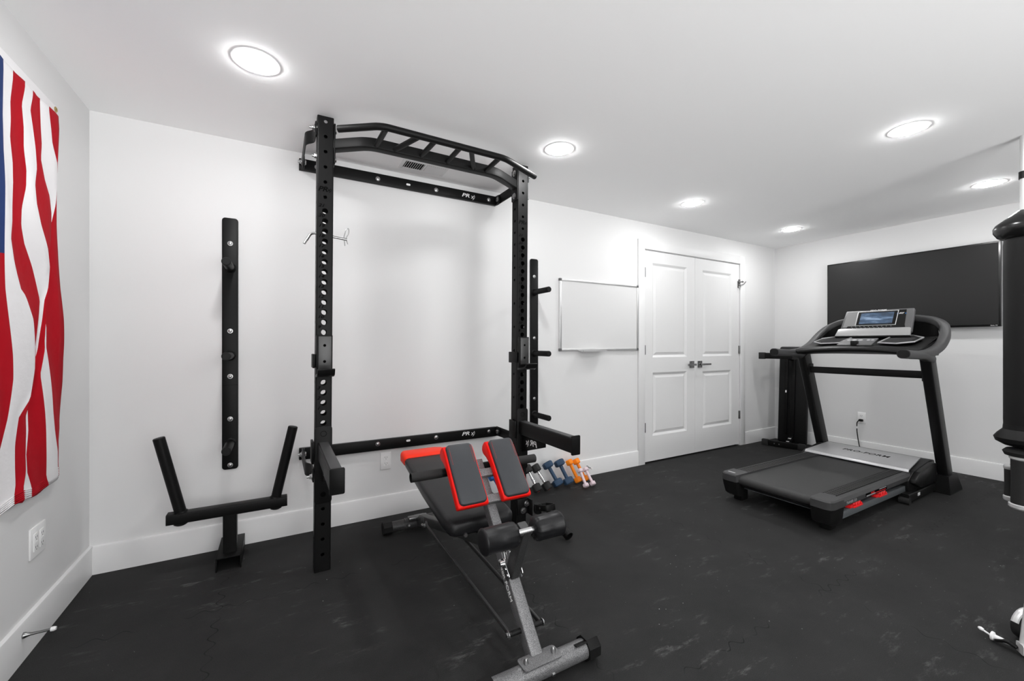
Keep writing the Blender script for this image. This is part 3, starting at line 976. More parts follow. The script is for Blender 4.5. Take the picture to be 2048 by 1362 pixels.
# chrome adjuster cheeks
for s in (-1, 1):
    b = B()
    c = along(.290, .008, s * .027)
    el = rrect(.080, .034, .0165, 4)
    prism(b, [c + V((0, SY * a, SZ * a)) + UPB * e for a, e in el], (s * .004, 0, 0), .0008)
    pl = part('adjuster_plate', b, 'chrome', bench)
    b = B()
    for q in (-.022, 0): lathe(b, [(0, 0), (.005, 0), (.005, .003), (0, .004)], 12, align(c + V((s * .004, SY * q, SZ * q)) + UPB * .006, (s, 0, 0)))
    lathe(b, [(0, 0), (.011, 0), (.012, .006), (.008, .014), (0, .016)], 16, align(c + V((s * .004, SY * .022, SZ * .022)), (s, 0, 0)))
    part('knob', b, 'chrome', pl)
b = B()
for x in (-.012, .012):
    sweep(b, fillet([along(.325, .004, x), along(.345, .012, x), along(.392, .012, x)], .01), rrect(.005, .012, .002), (1, 0, 0))
part('latch_fork', b, 'chrome', bench)
# roller post, axle and rollers
AX = V((XS, 1.268, .472))
b = B(); sweep(b, [along(.275, -.004), AX + V((0, .01, .01))], rrect(.052, .034, .004), (1, 0, 0)); part('roller_post', b, 'hammer_dk', bench)
b = B(); tube(b, [AX - V((.160, 0, 0)), AX + V((.138, 0, 0))], .0125, 18); part('roller_axle', b, 'chrome', bench)
for s, ri, ro in ((-1, .038, .174), (1, .028, .148)):
    b = B()
    pr_ = [(.012, ri), (.026, ri + .002), (.039, ri + .008), (.0430, ri + .020), (.0440, (ri + ro) / 2), (.0435, ro - .010), (.0448, ro - .0085), (.0448, ro - .005), (.042, ro - .0015), (.037, ro), (0, ro)]
    mt = align(AX, (s, 0, 0))
    b2 = B(); lathe(b2, pr_, 48)
    for v_ in b2.verts:                                   # gathered cloth at the inner end
        if v_.co.z < ri + .03:
            a = math.atan2(v_.co.y, v_.co.x)
            k = 1 + .07 * math.sin(a * 14) * max(0, 1 - (v_.co.z - ri) / .03)
            v_.co.x *= k; v_.co.y *= k
    join(b, b2, mt)
    part('foam_roller', b, 'vinyl', bench, 50)
# cross bars carrying the thigh pads
for s in (.672, .558):
    b = B(); sweep(b, [along(s, .010, -.09), along(s, .010, .09)], rrect(.034, .026, .003), UPB); part('cross_bar', b, 'hammer', bench)
# thigh pads
for sx in (-1, 1):
    b = B()
    prof = [(.533, .018), (.529, .042), (.534, .052), (.775, .052), (.797, .048), (.806, .034), (.804, .006), (.790, -.012), (.770, -.012), (.742, .006), (.705, .018), (.56, .018)]
    xa, xb = sx * .100 - .067, sx * .100 + .067
    prism(b, [along(s, n, xa) for s, n in prof], (xb - xa, 0, 0), .006)
    tp = part('thigh_pad', b, 'red_vinyl', bench, 40)
    b = B()
    b2 = B()
    bmesh.ops.create_cube(b2, size=1)
    bmesh.ops.scale(b2, vec=(.118, .262, .026), verts=b2.verts)
    vert_e = [e for e in b2.edges if abs(e.verts[0].co.z - e.verts[1].co.z) > .01]
    bmesh.ops.bevel(b2, geom=vert_e, offset=.018, segments=5, profile=.5, affect='EDGES')
    top_e = [e for e in b2.edges if e.verts[0].co.z > .012 and e.verts[1].co.z > .012]
    bmesh.ops.bevel(b2, geom=top_e, offset=.008, segments=3, profile=.5, affect='EDGES')
    c = along(.668, .052, sx * .100)
    R = Matrix((V((1, 0, 0)), V((0, SY, SZ)), UPB)).transposed()
    join(b, b2, Matrix.Translation(c) @ R.to_4x4())
    cu_ = part('cushion', b, 'vinyl_grey', tp, 40)
    b = B()
    for q in (-.048, .048):
        for k in range(14):
            s = .708 + k * .0058
            bx(b, along(s, .0653, sx * .100 + q), (.0012, .0038, .0008), R)
    part('stitching', b, 'stitch', cu_)
# cross handle
b = B(); hollow(b, (XS - .300, 1.682, .594), (XS + .300, 1.682, .594), .0185, .003, 24); hb = part('handle_bar', b, 'black', bench)
b = B(); hollow(b, (XS - .300, 1.682, .594), (XS - .17, 1.682, .594), .0195, .004, 24); part('hand_grip', b, 'rubber', hb)
b = B(); hollow(b, (XS + .17, 1.682, .594), (XS + .300, 1.682, .594), .0195, .004, 24); part('hand_grip', b, 'rubber', hb)
# long back pad
def padshape(b, secs, th, rb):
    """secs: (y, z of the top, half width)"""
    rings = []
    for y, z, w, t in secs:
        ring = []
        for a, c in rrect(2 * w, t, min(rb, t * .45), 4): ring.append(b.verts.new((XS + a, y, z - t / 2 + c)))
        rings.append(ring)
    n = len(rings[0])
    for r1, r2 in zip(rings, rings[1:]):
        for j in range(n): b.faces.new((r1[j], r1[(j + 1) % n], r2[(j + 1) % n], r2[j]))
    b.faces.new(rings[0]); b.faces.new(rings[-1][::-1])
b = B()
padshape(b, [(1.618, .372, .128, .030), (1.622, .386, .142, .050), (1.640, .397, .154, .064), (1.70, .404, .158, .068), (2.0, .439, .152, .066), (2.25, .469, .143, .060), (2.36, .483, .140, .056), (2.378, .484, .137, .050)], .06, .024)
part('back_pad', b, 'vinyl', bench, 60)
b = B()
padshape(b, [(2.372, .484, .128, .046), (2.378, .492, .136, .060), (2.40, .498, .140, .066), (2.48, .498, .136, .066), (2.545, .487, .118, .058), (2.565, .475, .104, .044), (2.57, .465, .094, .030)], .06, .022)
part('head_pad', b, 'orange_red', bench, 60)
# under-frame
b = B(); sweep(b, [(XS, 2.525, .060), (XS, 1.500, .335)], rrect(.045, .050, .004), (0, 0, 1)); part('rear_leg', b, 'hammer_dk', bench)
b = B(); sweep(b, [(XS, 1.63, .310), (XS, 2.33, .405)], rrect(.040, .030, .004), (0, 0, 1))
bx(b, (XS, 1.70, .325), (.22, .04, .02)); bx(b, (XS, 2.2, .395), (.20, .04, .02))
part('pad_frame', b, 'powder', bench)
b = B(); sweep(b, [(XS, 2.13, .175), (XS, 2.05, .375)], rrect(.032, .032, .004), (1, 0, 0)); part('pad_strut', b, 'powder', bench)
b = B(); prism(b, [(XS - .03, 2.56, .02), (XS - .03, 2.38, .06), (XS - .03, 2.38, .12), (XS - .03, 2.56, .075)], (.06, 0, 0), .002); part('rear_bracket', b, 'hammer_dk', bench)
b = B()
for x, y, z in ((-.085, 2.478, .052), (-.035, 2.375, .085)): bolt(b, (XS + x, y, z), (0, -1, .1), .008, .008, False)
part('rear_bolt', b, 'zinc', bench)
b = B(); bolt(b, (XS - .085, 1.62, .338), (0, -1, 0), .009, .010, False); part('pad_bolt', b, 'zinc', bench)
b = B(); tube(b, [(XS - .10, 2.53, .041), (XS + .10, 2.53, .041)], .034, 20); part('collar', b, 'hammer_dk', bench)
b = B(); bx2(b, XS - .085, XS + .03, 2.47, 2.51, .075, .095, .003); part('lock_plate', b, 'nickel', bench)
for x, m in ((-.066, 0), (.062, 1)):
    b = B()
    sweep(b, [(XS + x, 1.262, .124), (XS + x, 1.31, .126), (XS + x, 2.19, .150), (XS + x * .9, 2.23, .156)], rrect(.010, .018, .003), (0, 0, 1))
    rod = part('support_rod', b, 'hammer_dk', bench)
    b = B(); s = -1 if x < 0 else 1
    tube(b, [(XS + s * .02, 1.268, .125), (XS + x + s * .004, 1.268, .125)], .009, 14)
    part('spacer', b, 'black', rod)
    b = B(); bolt(b, (XS + x + s * .006, 1.268, .125), (s, 0, 0), .009, .008)
    bolt(b, (XS + x + s * .006, 2.205, .152), (s, 0, 0), .008, .008)
    part('rod_bolt', b, 'zinc', rod)

# ------------------------------------------------------------ dumbbells leaning on the back wall
def dumbbell_parts(t, kind):
    if kind == 'black': r, hl, L, rh, mh, mb_ = .0365, .060, .155, .0115, 'rubber', 'chrome'
    elif kind == 'blue': r, hl, L, rh, mh, mb_ = .044, .052, .152, .0150, 'blue_db', 'blue_db'
    elif kind == 'bright': r, hl, L, rh, mh, mb_ = .040, .050, .150, .0140, 'blue_bright', 'blue_bright'
    elif kind == 'orange': r, hl, L, rh, mh, mb_ = .033, .044, .150, .0135, 'orange_db', 'orange_db'
    else: r, hl, L, rh, mh, mb_ = .0265, .030, .122, .0115, 'pink_db', 'pink_db'
    n = 8 if kind == 'black' else 6
    heads = []
    for z, s in ((0, -1), (L, 1)):
        b = B()
        pr_ = [(0, -hl / 2), (r * .70, -hl / 2), (r, -hl / 2 + r * .18), (r, hl / 2 - r * .18), (r * .70, hl / 2), (0, hl / 2)]
        b2 = B(); lathe(b2, pr_, n)
        bmesh.ops.bevel(b2, geom=b2.edges[:], offset=r * .06, segments=2, profile=.5, affect='EDGES')
        join(b, b2, Matrix.Translation((0, 0, z)) @ Matrix.Rotation(PI / n, 4, 'Z'))
        heads.append(part('weight_head', b, mh, t, 28))
    b = B()
    if kind == 'black':
        pts = []
        for k in range(33):
            u = k / 32
            z = hl / 2 + u * (L - hl)
            pts.append((rh * (1 + .18 * math.sin(PI * u)) * (1 + .07 * math.sin(u * PI * 18)), z))
        lathe(b, pts, 24)
    else:
        lathe(b, [(rh, hl / 2 - .004), (rh * .98, L / 2), (rh, L - hl / 2 + .004)], 20)
    part('grip', b, mb_, t)
    if kind in ('blue',):
        b = B(); lettering(b, '5', .030, (0, 0, -hl / 2 - .0003), (1, 0, 0), (0, -1, 0), .01); part('lettering', b, 'white_mark', heads[0])
    if kind == 'black':
        b = B(); lathe(b, [(0, 0), (.010, 0), (.010, .0006), (0, .0006)], 20, align((0, 0, -hl / 2), (0, 0, -1))); part('badge', b, 'red_vinyl', heads[0])
def orient(o, lo, up, roll=0.0):
    d = V(up) - V(lo)
    o.rotation_mode = 'QUATERNION'
    o.location = lo
    q = V((0, 0, 1)).rotation_difference(d.normalized())
    o.rotation_quaternion = q @ V((0, 0, 1)).rotation_difference(V((0, 0, 1)))
    if roll: o.rotation_quaternion = q @ Matrix.Rotation(roll, 3, 'Z').to_quaternion()
G = 'dumbbells leaning on the wall'
sets = [
    ('black', [((1.719, 2.655, .0475), (1.690, 2.740, .170), 'black dumbbell with chrome grip beside the rack post, nearest the bench'),
               ((1.808, 2.650, .0475), (1.762, 2.738, .173), 'black dumbbell with chrome grip next to the first blue dumbbell')]),
    ('blue', [((1.925, 2.672, .049), (1.884, 2.745, .172), 'navy blue dumbbell next to the black dumbbells'),
              ((2.024, 2.665, .049), (1.992, 2.742, .178), 'navy blue dumbbell next to the orange dumbbells')]),
    ('orange', [((2.127, 2.672, .0385), (2.098, 2.750, .170), 'orange dumbbell beside the navy blue dumbbells'),
                ((2.198, 2.668, .0385), (2.168, 2.750, .170), 'orange dumbbell last in the row, behind the pink dumbbells')]),
    ('pink', [((2.115, 2.556, .030), (2.121, 2.634, .122), 'pale pink dumbbell in front of the first orange dumbbell'),
              ((2.192, 2.566, .030), (2.186, 2.648, .124), 'pale pink dumbbell at the right end, beside the door stop')]),
    ('bright', [((1.435, 2.660, .046), (1.392, 2.748, .165), 'bright blue dumbbell mostly hidden behind the bench thigh pads')]),
]
for kind, places in sets:
    src = None
    for lo, up, lab in places:
        if src is None:
            src = o = thing('dumbbell', lab, 'dumbbell', (0, 0, 0), G, local=True)
            dumbbell_parts(o, kind)
        else:
            o = copy_tree(src)
            o['label'] = lab
        orient(o, lo, up, {'black': .2, 'blue': .0, 'orange': .5, 'pink': .3, 'bright': .1}[kind])

# ------------------------------------------------------------ treadmill
tm = thing('treadmill', 'black and grey folding treadmill with lit console screen in front of the television', 'treadmill', (3.7, 1.56, 0))
YA, YC = 1.205, 1.905                            # near and far side of the deck
YM = (YA + YC) / 2
# running deck and belt
b = B(); bx2(b, 2.90, 4.10, 1.30, 1.81, .118, .186, .004); part('deck_board', b, 'tm_black', tm)
b = B()
prof = [(4.10, .1915), (2.905, .1915)]
for k in range(9):
    a = PI / 2 + PI * k / 8
    prof.append((2.905 + .030 * math.cos(a), .1615 + .030 * math.sin(a)))
prof += [(4.10, .1315), (4.10, .136)]
for k in range(9):
    a = 3 * PI / 2 - PI * k / 8
    prof.append((2.905 + .026 * math.cos(a), .1615 + .026 * math.sin(a)))
prof += [(4.10, .1875)]
prism(b, [(x, 1.322, z) for x, z in prof], (0, .466, 0)); part('running_belt', b, 'belt', tm)
# rail frame under the deck
for y0, y1 in ((YA + .012, YA + .045), (YC - .045, YC - .012)):
    b = B(); bx2(b, 2.99, 4.15, y0, y1, .068, .112, .003); part('frame_rail', b, 'tm_frame', tm)
b = B(); bx2(b, 2.98, 4.1, YA + .05, YC - .05, .085, .118, .003)
bx2(b, 2.99, 4.12, YA + .04, YA + .10, .10, .165); bx2(b, 2.99, 4.12, YC - .10, YC - .04, .10, .165)
part('under_tray', b, 'dark', tm)
# side foot rails with ribs
for near in (1, 0):
    ya, yb = (YA, 1.318) if near else (1.792, YC)
    yo = ya if near else yb
    b = B()
    s = 1 if near else -1
    # cross-section: outer skirt, sloping shoulder, flat top
    prof = [(yo, .150), (yo, .178), (yo + s * .012, .196), (yo + s * .040, .203), (yo + s * .113, .200), (yo + s * .113, .186), (yo + s * .03, .160)]
    prism(b, [(2.97, y, z) for y, z in prof], (1.10, 0, 0)); fr = part('foot_rail', b, 'tm_grey', tm, 25)
    b = B()
    for k in range(44):
        x = 3.02 + k * .0235
        bx(b, (x, yo + s * .072, .2025), (.003, .062, .0024), (s * -.04, 'X'))
    part('grip_ribs', b, 'tm_black', fr)
    b = B(); bx2(b, 2.995, 4.06, yo + s * .038, yo + s * .040, .2025, .2045); part('groove', b, 'black_mark', fr)
    b = B()
    for k in range(60):
        x = 2.99 + k * .0178
        bx2(b, x, x + .008, yo + s * .108, yo + s * .1135, .1995, .2008)
    part('belt_marks', b, 'black_mark', fr)
# rear end caps and feet (towards the viewer)
for near in (1, 0):
    ya, yb = (YA - .004, 1.322) if near else (1.788, YC + .004)
    b = B()
    n = 6
    yo, yi = (ya, yb) if near else (yb, ya)
    s = 1 if near else -1
    def outline(ins, xo=0.0):
        return [(2.985, yi), (2.862 + xo, yi), (2.850 + xo, yi - s * .004), (2.845 + xo, yo + s * (.035 + ins)), (2.857 + xo, yo + s * (.010 + ins)), (2.885 + xo, yo + s * ins), (3.00, yo + s * ins)]
    def loft(b, rows):
        rings = [[b.verts.new((x, y, z)) for x, y in outline(i, xo)] for i, xo, z in rows]
        k = len(rings[0])
        for r1, r2 in zip(rings, rings[1:]):
            for j in range(k): b.faces.new((r1[j], r1[(j + 1) % k], r2[(j + 1) % k], r2[j]))
        b.faces.new(rings[0][::-1]); b.faces.new(rings[-1])
    loft(b, [(0, 0, .152), (0, 0, .196), (.006, .006, .204)])
    ec = part('end_cap', b, 'tm_grey', tm, 30)
    b = B(); loft(b, [(.016, .040, .046), (.010, .022, .060), (.004, .006, .120), (.001, .001, .151)])
    part('lower_cap', b, 'tm_black', ec, 30)
    if not near:
        b = B(); bx(b, (2.90, 1.855, .2043), (.016, .052, .001), None, .0004); part('badge', b, 'tm_silver', ec)
    b = B(); bx2(b, 2.935, 3.015, min(yi - s * .075, yi - s * .012), max(yi - s * .075, yi - s * .012), .0, .08, .008); part('rear_foot', b, 'tm_black', tm)
b = B(); bx2(b, 2.93, 2.945, 1.33, 1.78, .100, .105); part('edge_strip', b, 'tm_frame', tm)
# red deck cushions
for x in (3.205, 3.575):
    for y, s in ((YA + .030, 1), (YC - .030, -1)):
        b = B()
        tube(b, [(x + .036 * math.sin(k) * 0 + .013 * k * .55 - .05, y - s * .016, .130 + .012 * math.sin(k * 1.25)) for k in range(16)], .0105, 10)
        bx2(b, x - .055, x + .065, y - .028, y + .014, .111, .121, .002)
        bx2(b, x - .090, x - .045, y - .022, y + .012, .113, .134, .004)
        part('deck_cushion', b, 'red_rubber', tm)
# decal and model name on the near side
b = B(); lettering(b, 'TRAINER 12.0', .024, (3.105, YA - .0005, .1640), (1, 0, 0), (0, 0, 1), .0, 0, .0006, .95, 'CENTER'); part('lettering', b, 'tm_silver', tm)
b = B(); bx2(b, 3.30, 3.62, YA - .0008, YA + .0005, .1535, .1765); dec = part('decal', b, 'black_mark', tm)
b = B()
bx2(b, 3.31, 3.44, YA - .0012, YA - .0006, .156, .163); bx2(b, 3.50, 3.61, YA - .0012, YA - .0006, .170, .175)
part('decal_bar', b, 'tm_silver', dec)
b = B(); lettering(b, 'FLEX', .018, (3.40, YA - .0009, .168), (1, 0, 0), (0, 0, 1), .01, .2, .0005, 1.4)
bx2(b, 3.44, 3.60, YA - .0012, YA - .0006, .158, .162); part('decal_stripe', b, 'red_rubber', dec)
# motor hood
b = B()
hp = [(3.97, .075), (3.97, .150), (4.08, .208), (4.40, .246), (4.475, .236), (4.50, .19), (4.50, .085), (4.45, .060), (4.02, .060)]
prism(b, [(x, YA - .006, z) for x, z in hp], (0, YC - YA + .012, 0), .006); hd = part('motor_hood', b, 'tm_black', tm, 30)
for y0, y1 in ((1.166, YA - .004), (YC + .004, 1.944)):
    b = B(); prism(b, [(3.99, y0, .135), (4.00, y0, .160), (4.09, y0, .204), (4.34, y0, .236), (4.405, y0, .228), (4.405, y0, .09), (4.10, y0, .09)], (0, y1 - y0, 0), .005); part('hood_shoulder', b, 'tm_black', hd, 30)
b = B()
zt = lambda x: .212 + (x - 4.02) * .112
prism(b, [(4.03, 1.215, zt(4.03)), (4.35, 1.243, zt(4.35)), (4.35, 1.868, zt(4.35)), (4.03, 1.90, zt(4.03))], (0, 0, .010), .002); part('hood_panel', b, 'tm_silver', hd)
b = B(); prism(b, [(4.018, 1.215, .204), (4.032, 1.215, .223), (4.032, 1.90, .223), (4.018, 1.90, .204)], (.008, 0, -.006), .001); part('hood_lip', b, 'tm_silver', hd)
b = B(); ex_ = V((.0, -1, 0)); ey_ = V((1, 0, .112))
lettering(b, 'PRO-FORM', .058, (4.22, 1.545, zt(4.22) + .0106), ex_, ey_, .004, .15, .0006, 1.05, 'CENTER', 1.05); part('lettering', b, 'black_mark', hd)
# base rails and upright posts
for y, s in ((1.150, 1), (1.970, -1)):
    yr = y + s * .050
    b = B(); sweep(b, [(3.900, yr, .042), (4.66, yr, .042)], rrect(.050, .058, .006), (0, 0, 1)); br = part('base_rail', b, 'tm_black', tm)
    b = B(); tube(b, [(3.905, yr - .03, .024), (3.905, yr + .03, .024)], .0235, 18); part('wheel', b, 'rubber', br)
    if s == 1:
        b = B(); bx2(b, 4.06, 4.10, yr - .0262, yr - .0250, .036, .058); part('label', b, 'white_mark', br)
    b = B()
    lo = [(4.415, -.055), (4.685, -.055), (4.685, .052), (4.415, .052)]
    hi = [(4.430, -.042), (4.610, -.042), (4.610, .042), (4.430, .042)]
    prism_r = [[b.verts.new((x, y + q, z)) for x, q in ring] for ring, z in ((lo, 0.0), (lo, .012), (hi, .135))]
    for r1, r2 in zip(prism_r, prism_r[1:]):
        for j in range(4): b.faces.new((r1[j], r1[(j + 1) % 4], r2[(j + 1) % 4], r2[j]))
    b.faces.new(prism_r[0][::-1]); b.faces.new(prism_r[-1])
    part('foot_boot', b, 'tm_black', tm, 30)
    b = B(); sweep(b, [(4.545, y, .06), (4.150, y, 1.05)], rrect(.064, .115, .016, 3), V((1, 0, .4))); part('upright', b, 'tm_black', tm)
b = B(); sweep(b, [(4.205, 1.165, .912), (4.205, 1.955, .912)], rrect(.030, .056, .006), (0, 0, 1)); part('lower_crossbar', b, 'tm_black', tm)
for y in (1.180, 1.940):
    b = B(); bx2(b, 4.170, 4.245, y - .006, y + .006, .865, .965, .003); part('crossbar_bracket', b, 'black', tm)
# console body
b = B()
secs = []
for k in range(13):
    u = -1 + 2 * k / 12
    y = YM + u * .40
    arch = .028 * (1 - u * u)
    xk = .17 * max(0, abs(u) - .55) / .45
    secs.append([(3.985 + .02 * (1 - abs(u)), y, 1.062 + arch), (3.965 + .02 * (1 - abs(u)), y, 1.078 + arch), (3.985 + .02 * (1 - abs(u)), y, 1.096 + arch), (4.10, y, 1.112 + arch * .7), (4.42, y, 1.188), (4.58 - xk, y, 1.20), (4.60 - xk, y, 1.10), (4.40, y, 1.055), (4.08, y, 1.05 + arch * .6)])
rg = [[b.verts.new(p) for p in s_] for s_ in secs]
for r1, r2 in zip(rg, rg[1:]):
    for j in range(9): b.faces.new((r1[j], r1[(j + 1) % 9], r2[(j + 1) % 9], r2[j]))
b.faces.new(rg[0]); b.faces.new(rg[-1][::-1])
con = part('console_base', b, 'tm_black', tm, 40)
# the sweeping arms and back wall of the console
ring = [(3.700, 1.140, 1.072), (3.93, 1.138, 1.062), (4.15, 1.132, 1.075), (4.33, 1.125, 1.130), (4.46, 1.130, 1.215), (4.55, 1.165, 1.290), (4.59, 1.235, 1.335), (4.61, 1.36, 1.360), (4.615, 1.5, 1.372)]
full = ring + [(x, 2 * 1.56 - y, z) for x, y, z in ring[::-1]]
b = B()
pth = fillet(full, .09, 4)
sweep(b, pth, rrect(.062, .058, .016, 3), (0, 0, 1))
part('arm_rail', b, 'tm_grey', tm, 50)
b = B()
top = [(4.10, 1.168, 1.085), (4.30, 1.160, 1.130), (4.44, 1.165, 1.205), (4.53, 1.195, 1.275), (4.575, 1.255, 1.315), (4.595, 1.36, 1.338), (4.60, 1.56, 1.345)]
top = top + [(x, 3.12 - y, z) for x, y, z in top[-2::-1]]
tv_ = [b.verts.new(p) for p in top]
bv = [b.verts.new((x, y, 1.085)) for x, y, z in top]
tv2 = [b.verts.new((x + (.012), y, z)) for x, y, z in top]
bv2 = [b.verts.new((x + .012, y, 1.075)) for x, y, z in top]
for j in range(len(top) - 1):
    b.faces.new((tv_[j], tv_[j + 1], bv[j + 1], bv[j]))
    b.faces.new((tv2[j], tv2[j + 1], bv2[j + 1], bv2[j]))
    b.faces.new((tv_[j], tv_[j + 1], tv2[j + 1], tv2[j]))
part('back_shell', b, 'tm_black', tm, 50)
for y in (1.140, 1.980):
    b = B(); sweep(b, fillet([(3.690, y, 1.074), (3.85, y, 1.066), (4.02, y, 1.062), (4.16, y, 1.03)], .06), rrect(.072, .060, .026, 4), (0, 0, 1)); hr = part('hand_rest', b, 'tm_grey', tm, 50)
    b = B(); sweep(b, [(3.696, y, 1.074), (3.684, y, 1.0745)], rrect(.064, .052, .022, 4), (0, 0, 1)); part('end_plug', b, 'black', hr)
b = B()
tube(b, [(3.975 + .02 * (1 - abs(-1 + 2 * k / 14)), 1.185 + .75 * k / 14, 1.072 + .028 * (1 - (-1 + 2 * k / 14) ** 2)) for k in range(15)], .0165, 14)
part('pulse_bar', b, 'tm_black', tm)
# storage trays
for s in (-1, 1):
    hexp = [(4.13, .130), (4.10, .250), (4.17, .335), (4.33, .340), (4.43, .245), (4.43, .13)]
    b = B()
    pts = [(x, YM + .005 + s * q, 1.137 + (x - 4.1) * .20) for x, q in hexp]
    prism(b, pts, (0, 0, .006)); tr = part('tray', b, 'tm_black', tm)
    b = B()
    pz = [V(p) + V((0, 0, .009)) for p in pts]
    sweep(b, pz + [pz[0], pz[1]], rrect(.007, .010, .002, 2), (0, 0, 1), False); part('tray_rim', b, 'tm_silver', tr)
    b = B()
    for k in range(9):
        x = 4.14 + k * .032
        q0 = .14
        q1 = .30 if x < 4.35 else .24
        sweep(b, [(x, YM + .005 + s * q0, 1.143 + (x - 4.1) * .20), (x, YM + .005 + s * q1, 1.143 + (x - 4.1) * .20)], [(-.003, 0), (.003, 0), (.003, .003), (-.003, .003)], (0, 0, 1))
    part('tray_ribs', b, 'tm_mid', tr)
# control pad and safety key
b = B(); prism(b, [(4.04, YM - .115, 1.130), (4.04, YM + .115, 1.130), (4.20, YM + .105, 1.182), (4.20, YM - .105, 1.182)], (0, 0, .008), .002); cp = part('control_pad', b, 'tm_mid', tm)
b = B()
for y, r in ((-.085, .012), (-.058, .012), (-.005, .016), (.035, .016), (.075, .012)):
    lathe(b, [(0, 0), (r, 0), (r * .9, .002), (0, .003)], 20, align((4.15, YM + y, 1.1740), (-.32, 0, 1)))
part('control_button', b, 'tm_silver', cp)
b = B(); bx2(b, 4.035, 4.080, YM - .022, YM + .022, 1.130, 1.168, .006); part('safety_key', b, 'black', tm)
# tilted display
TX0, TZ0, TX1, TZ1 = 4.385, 1.250, 4.490, 1.437
eu = V((TX1 - TX0, 0, TZ1 - TZ0)); TL = eu.length; eu.normalize()
en = V((-eu.z, 0, eu.x))
def tp(y, v_, d=0.0): return V((TX0, YM - .005 + y, TZ0)) + eu * v_ + en * d
b = B()
prism(b, [tp(.245, -.005), tp(-.245, -.005), tp(-.232, TL), tp(.232, TL)], -en * .035, .008); ds = part('display_housing', b, 'tm_mid', tm)
b = B(); prism(b, [tp(.225, .045, .0), tp(-.195, .045, .0), tp(-.185, TL - .012, .0), tp(.215, TL - .012, .0)], en * .0015); part('display_face', b, 'face_grey', ds)
b = B(); prism(b, [tp(-.105, .046, .0015), tp(-.195, .046, .0015), tp(-.186, TL - .013, .0015), tp(-.10, TL - .013, .0015)], en * .0006); part('display_trim', b, 'tm_black', ds)
b = B(); prism(b, [tp(.130, .062, .001), tp(-.130, .062, .001), tp(-.130, TL - .022, .001), tp(.130, TL - .022, .001)], en * .003, .001); bz = part('screen_bezel', b, 'dark', ds)
b = B(); prism(b, [tp(.112, .072, .0042), tp(-.112, .072, .0042), tp(-.112, TL - .032, .0042), tp(.112, TL - .032, .0042)], en * .0006); part('screen', b, 'screen', bz)
b = B()
loop = [tp(.136, .058, .003), tp(-.136, .058, .003), tp(-.136, TL - .018, .003), tp(.136, TL - .018, .003)]
sweep(b, loop + loop[:2], rrect(.005, .004, .001, 2), en, False); part('screen_rim', b, 'silver', bz)
b = B(); prism(b, [tp(.20, .028, .0012), tp(-.20, .028, .0012), tp(-.196, .054, .0012), tp(.19, .054, .0012)], en * .001); part('key_strip', b, 'tm_black', ds)
b = B()
for k in range(10): bx(b, tp(.16 - k * .03, .046, .002), (.0015, .008, .0025), Matrix((en, V((0, 1, 0)), eu)).transposed())
for k in range(8): bx(b, tp(.15 - k * .03, .034, .002), (.0015, .006, .0025), Matrix((en, V((0, 1, 0)), eu)).transposed())
part('key_row', b, 'tm_silver', ds)
b = B(); lettering(b, 'PRO-FORM', .018, tp(0, TL - .008, .0022), (0, -1, 0), eu, .004, .1, .0006, 1.25); part('lettering', b, 'white_mark', ds)
b = B(); lettering(b, 'FIT', .020, tp(-.158, TL - .05, .0028), (0, -1, 0), eu, .02, .2, .0006, 1.1)
part('lettering', b, 'white_mark', ds)
b = B(); lathe(b, [(0, 0), (.006, 0), (.006, .001), (0, .001)], 12, align(tp(-.134, TL - .05, .0022), en)); prism(b, [tp(-.182, TL - .057, .0022), tp(-.182, TL - .043, .0022), tp(-.192, TL - .05, .0022)], en * .0008); part('logo_mark', b, 'blue_bright', ds)
# lower bevelled console panel under the screen
b = B()
prism(b, [tp(.262, -.052, .018), tp(-.248, -.052, .018), tp(-.240, .020, .012), tp(-.228, .032, .002), tp(.242, .032, .002), tp(.252, .020, .012)], -en * .02, .004); part('display_ledge', b, 'face_light', ds)
b = B(); prism(b, [tp(.262, -.062, .014), tp(-.248, -.062, .014), tp(-.248, -.050, .016), tp(.262, -.050, .016)], -en * .045, .004); part('ledge_base', b, 'black', ds)
b = B(); bx(b, (4.46, YM, 1.20), (.06, .26, .12), None, .01); part('display_neck', b, 'tm_black', tm)

# ------------------------------------------------------------ flat bench stood on end in the corner
t = thing('flat_bench', 'black flat bench stood on end in the far corner, its T-legs towards the room', 'bench', (4.98, 2.56, 0))
ew = V((.085, -.338, 0)).normalized()           # along its width, towards the viewer's right
eo = V((-ew.y, ew.x, 0)) * -1                   # out from the pad's underside into the room
if eo.x > 0: eo = -eo
C0 = V((5.10, 2.545, 0))
lean_v = V((.055, .0, 1.10))
up_ = lean_v.normalized()
R = Matrix((ew, -eo, up_)).transposed()
def cb(bm, w, o_, z, size, bev=.003, seg=2): return bx(bm, C0 + ew * w + eo * o_ + up_ * z, size, R, bev, seg)
b = B(); cb(b, 0, -.02, .562, (.285, .060, 1.100), .022, 4); part('seat_pad', b, 'vinyl', t, 50)
b = B(); cb(b, 0, .012, .562, (.265, .006, 1.06), .002); part('pad_board', b, 'black', t)
b = B()
cb(b, .005, .030, .56, (.040, .036, .98)); part('spine', b, 'powder', t)
b = B(); cb(b, -.062, .024, .56, (.030, .022, .90)); part('side_rail', b, 'powder', t)
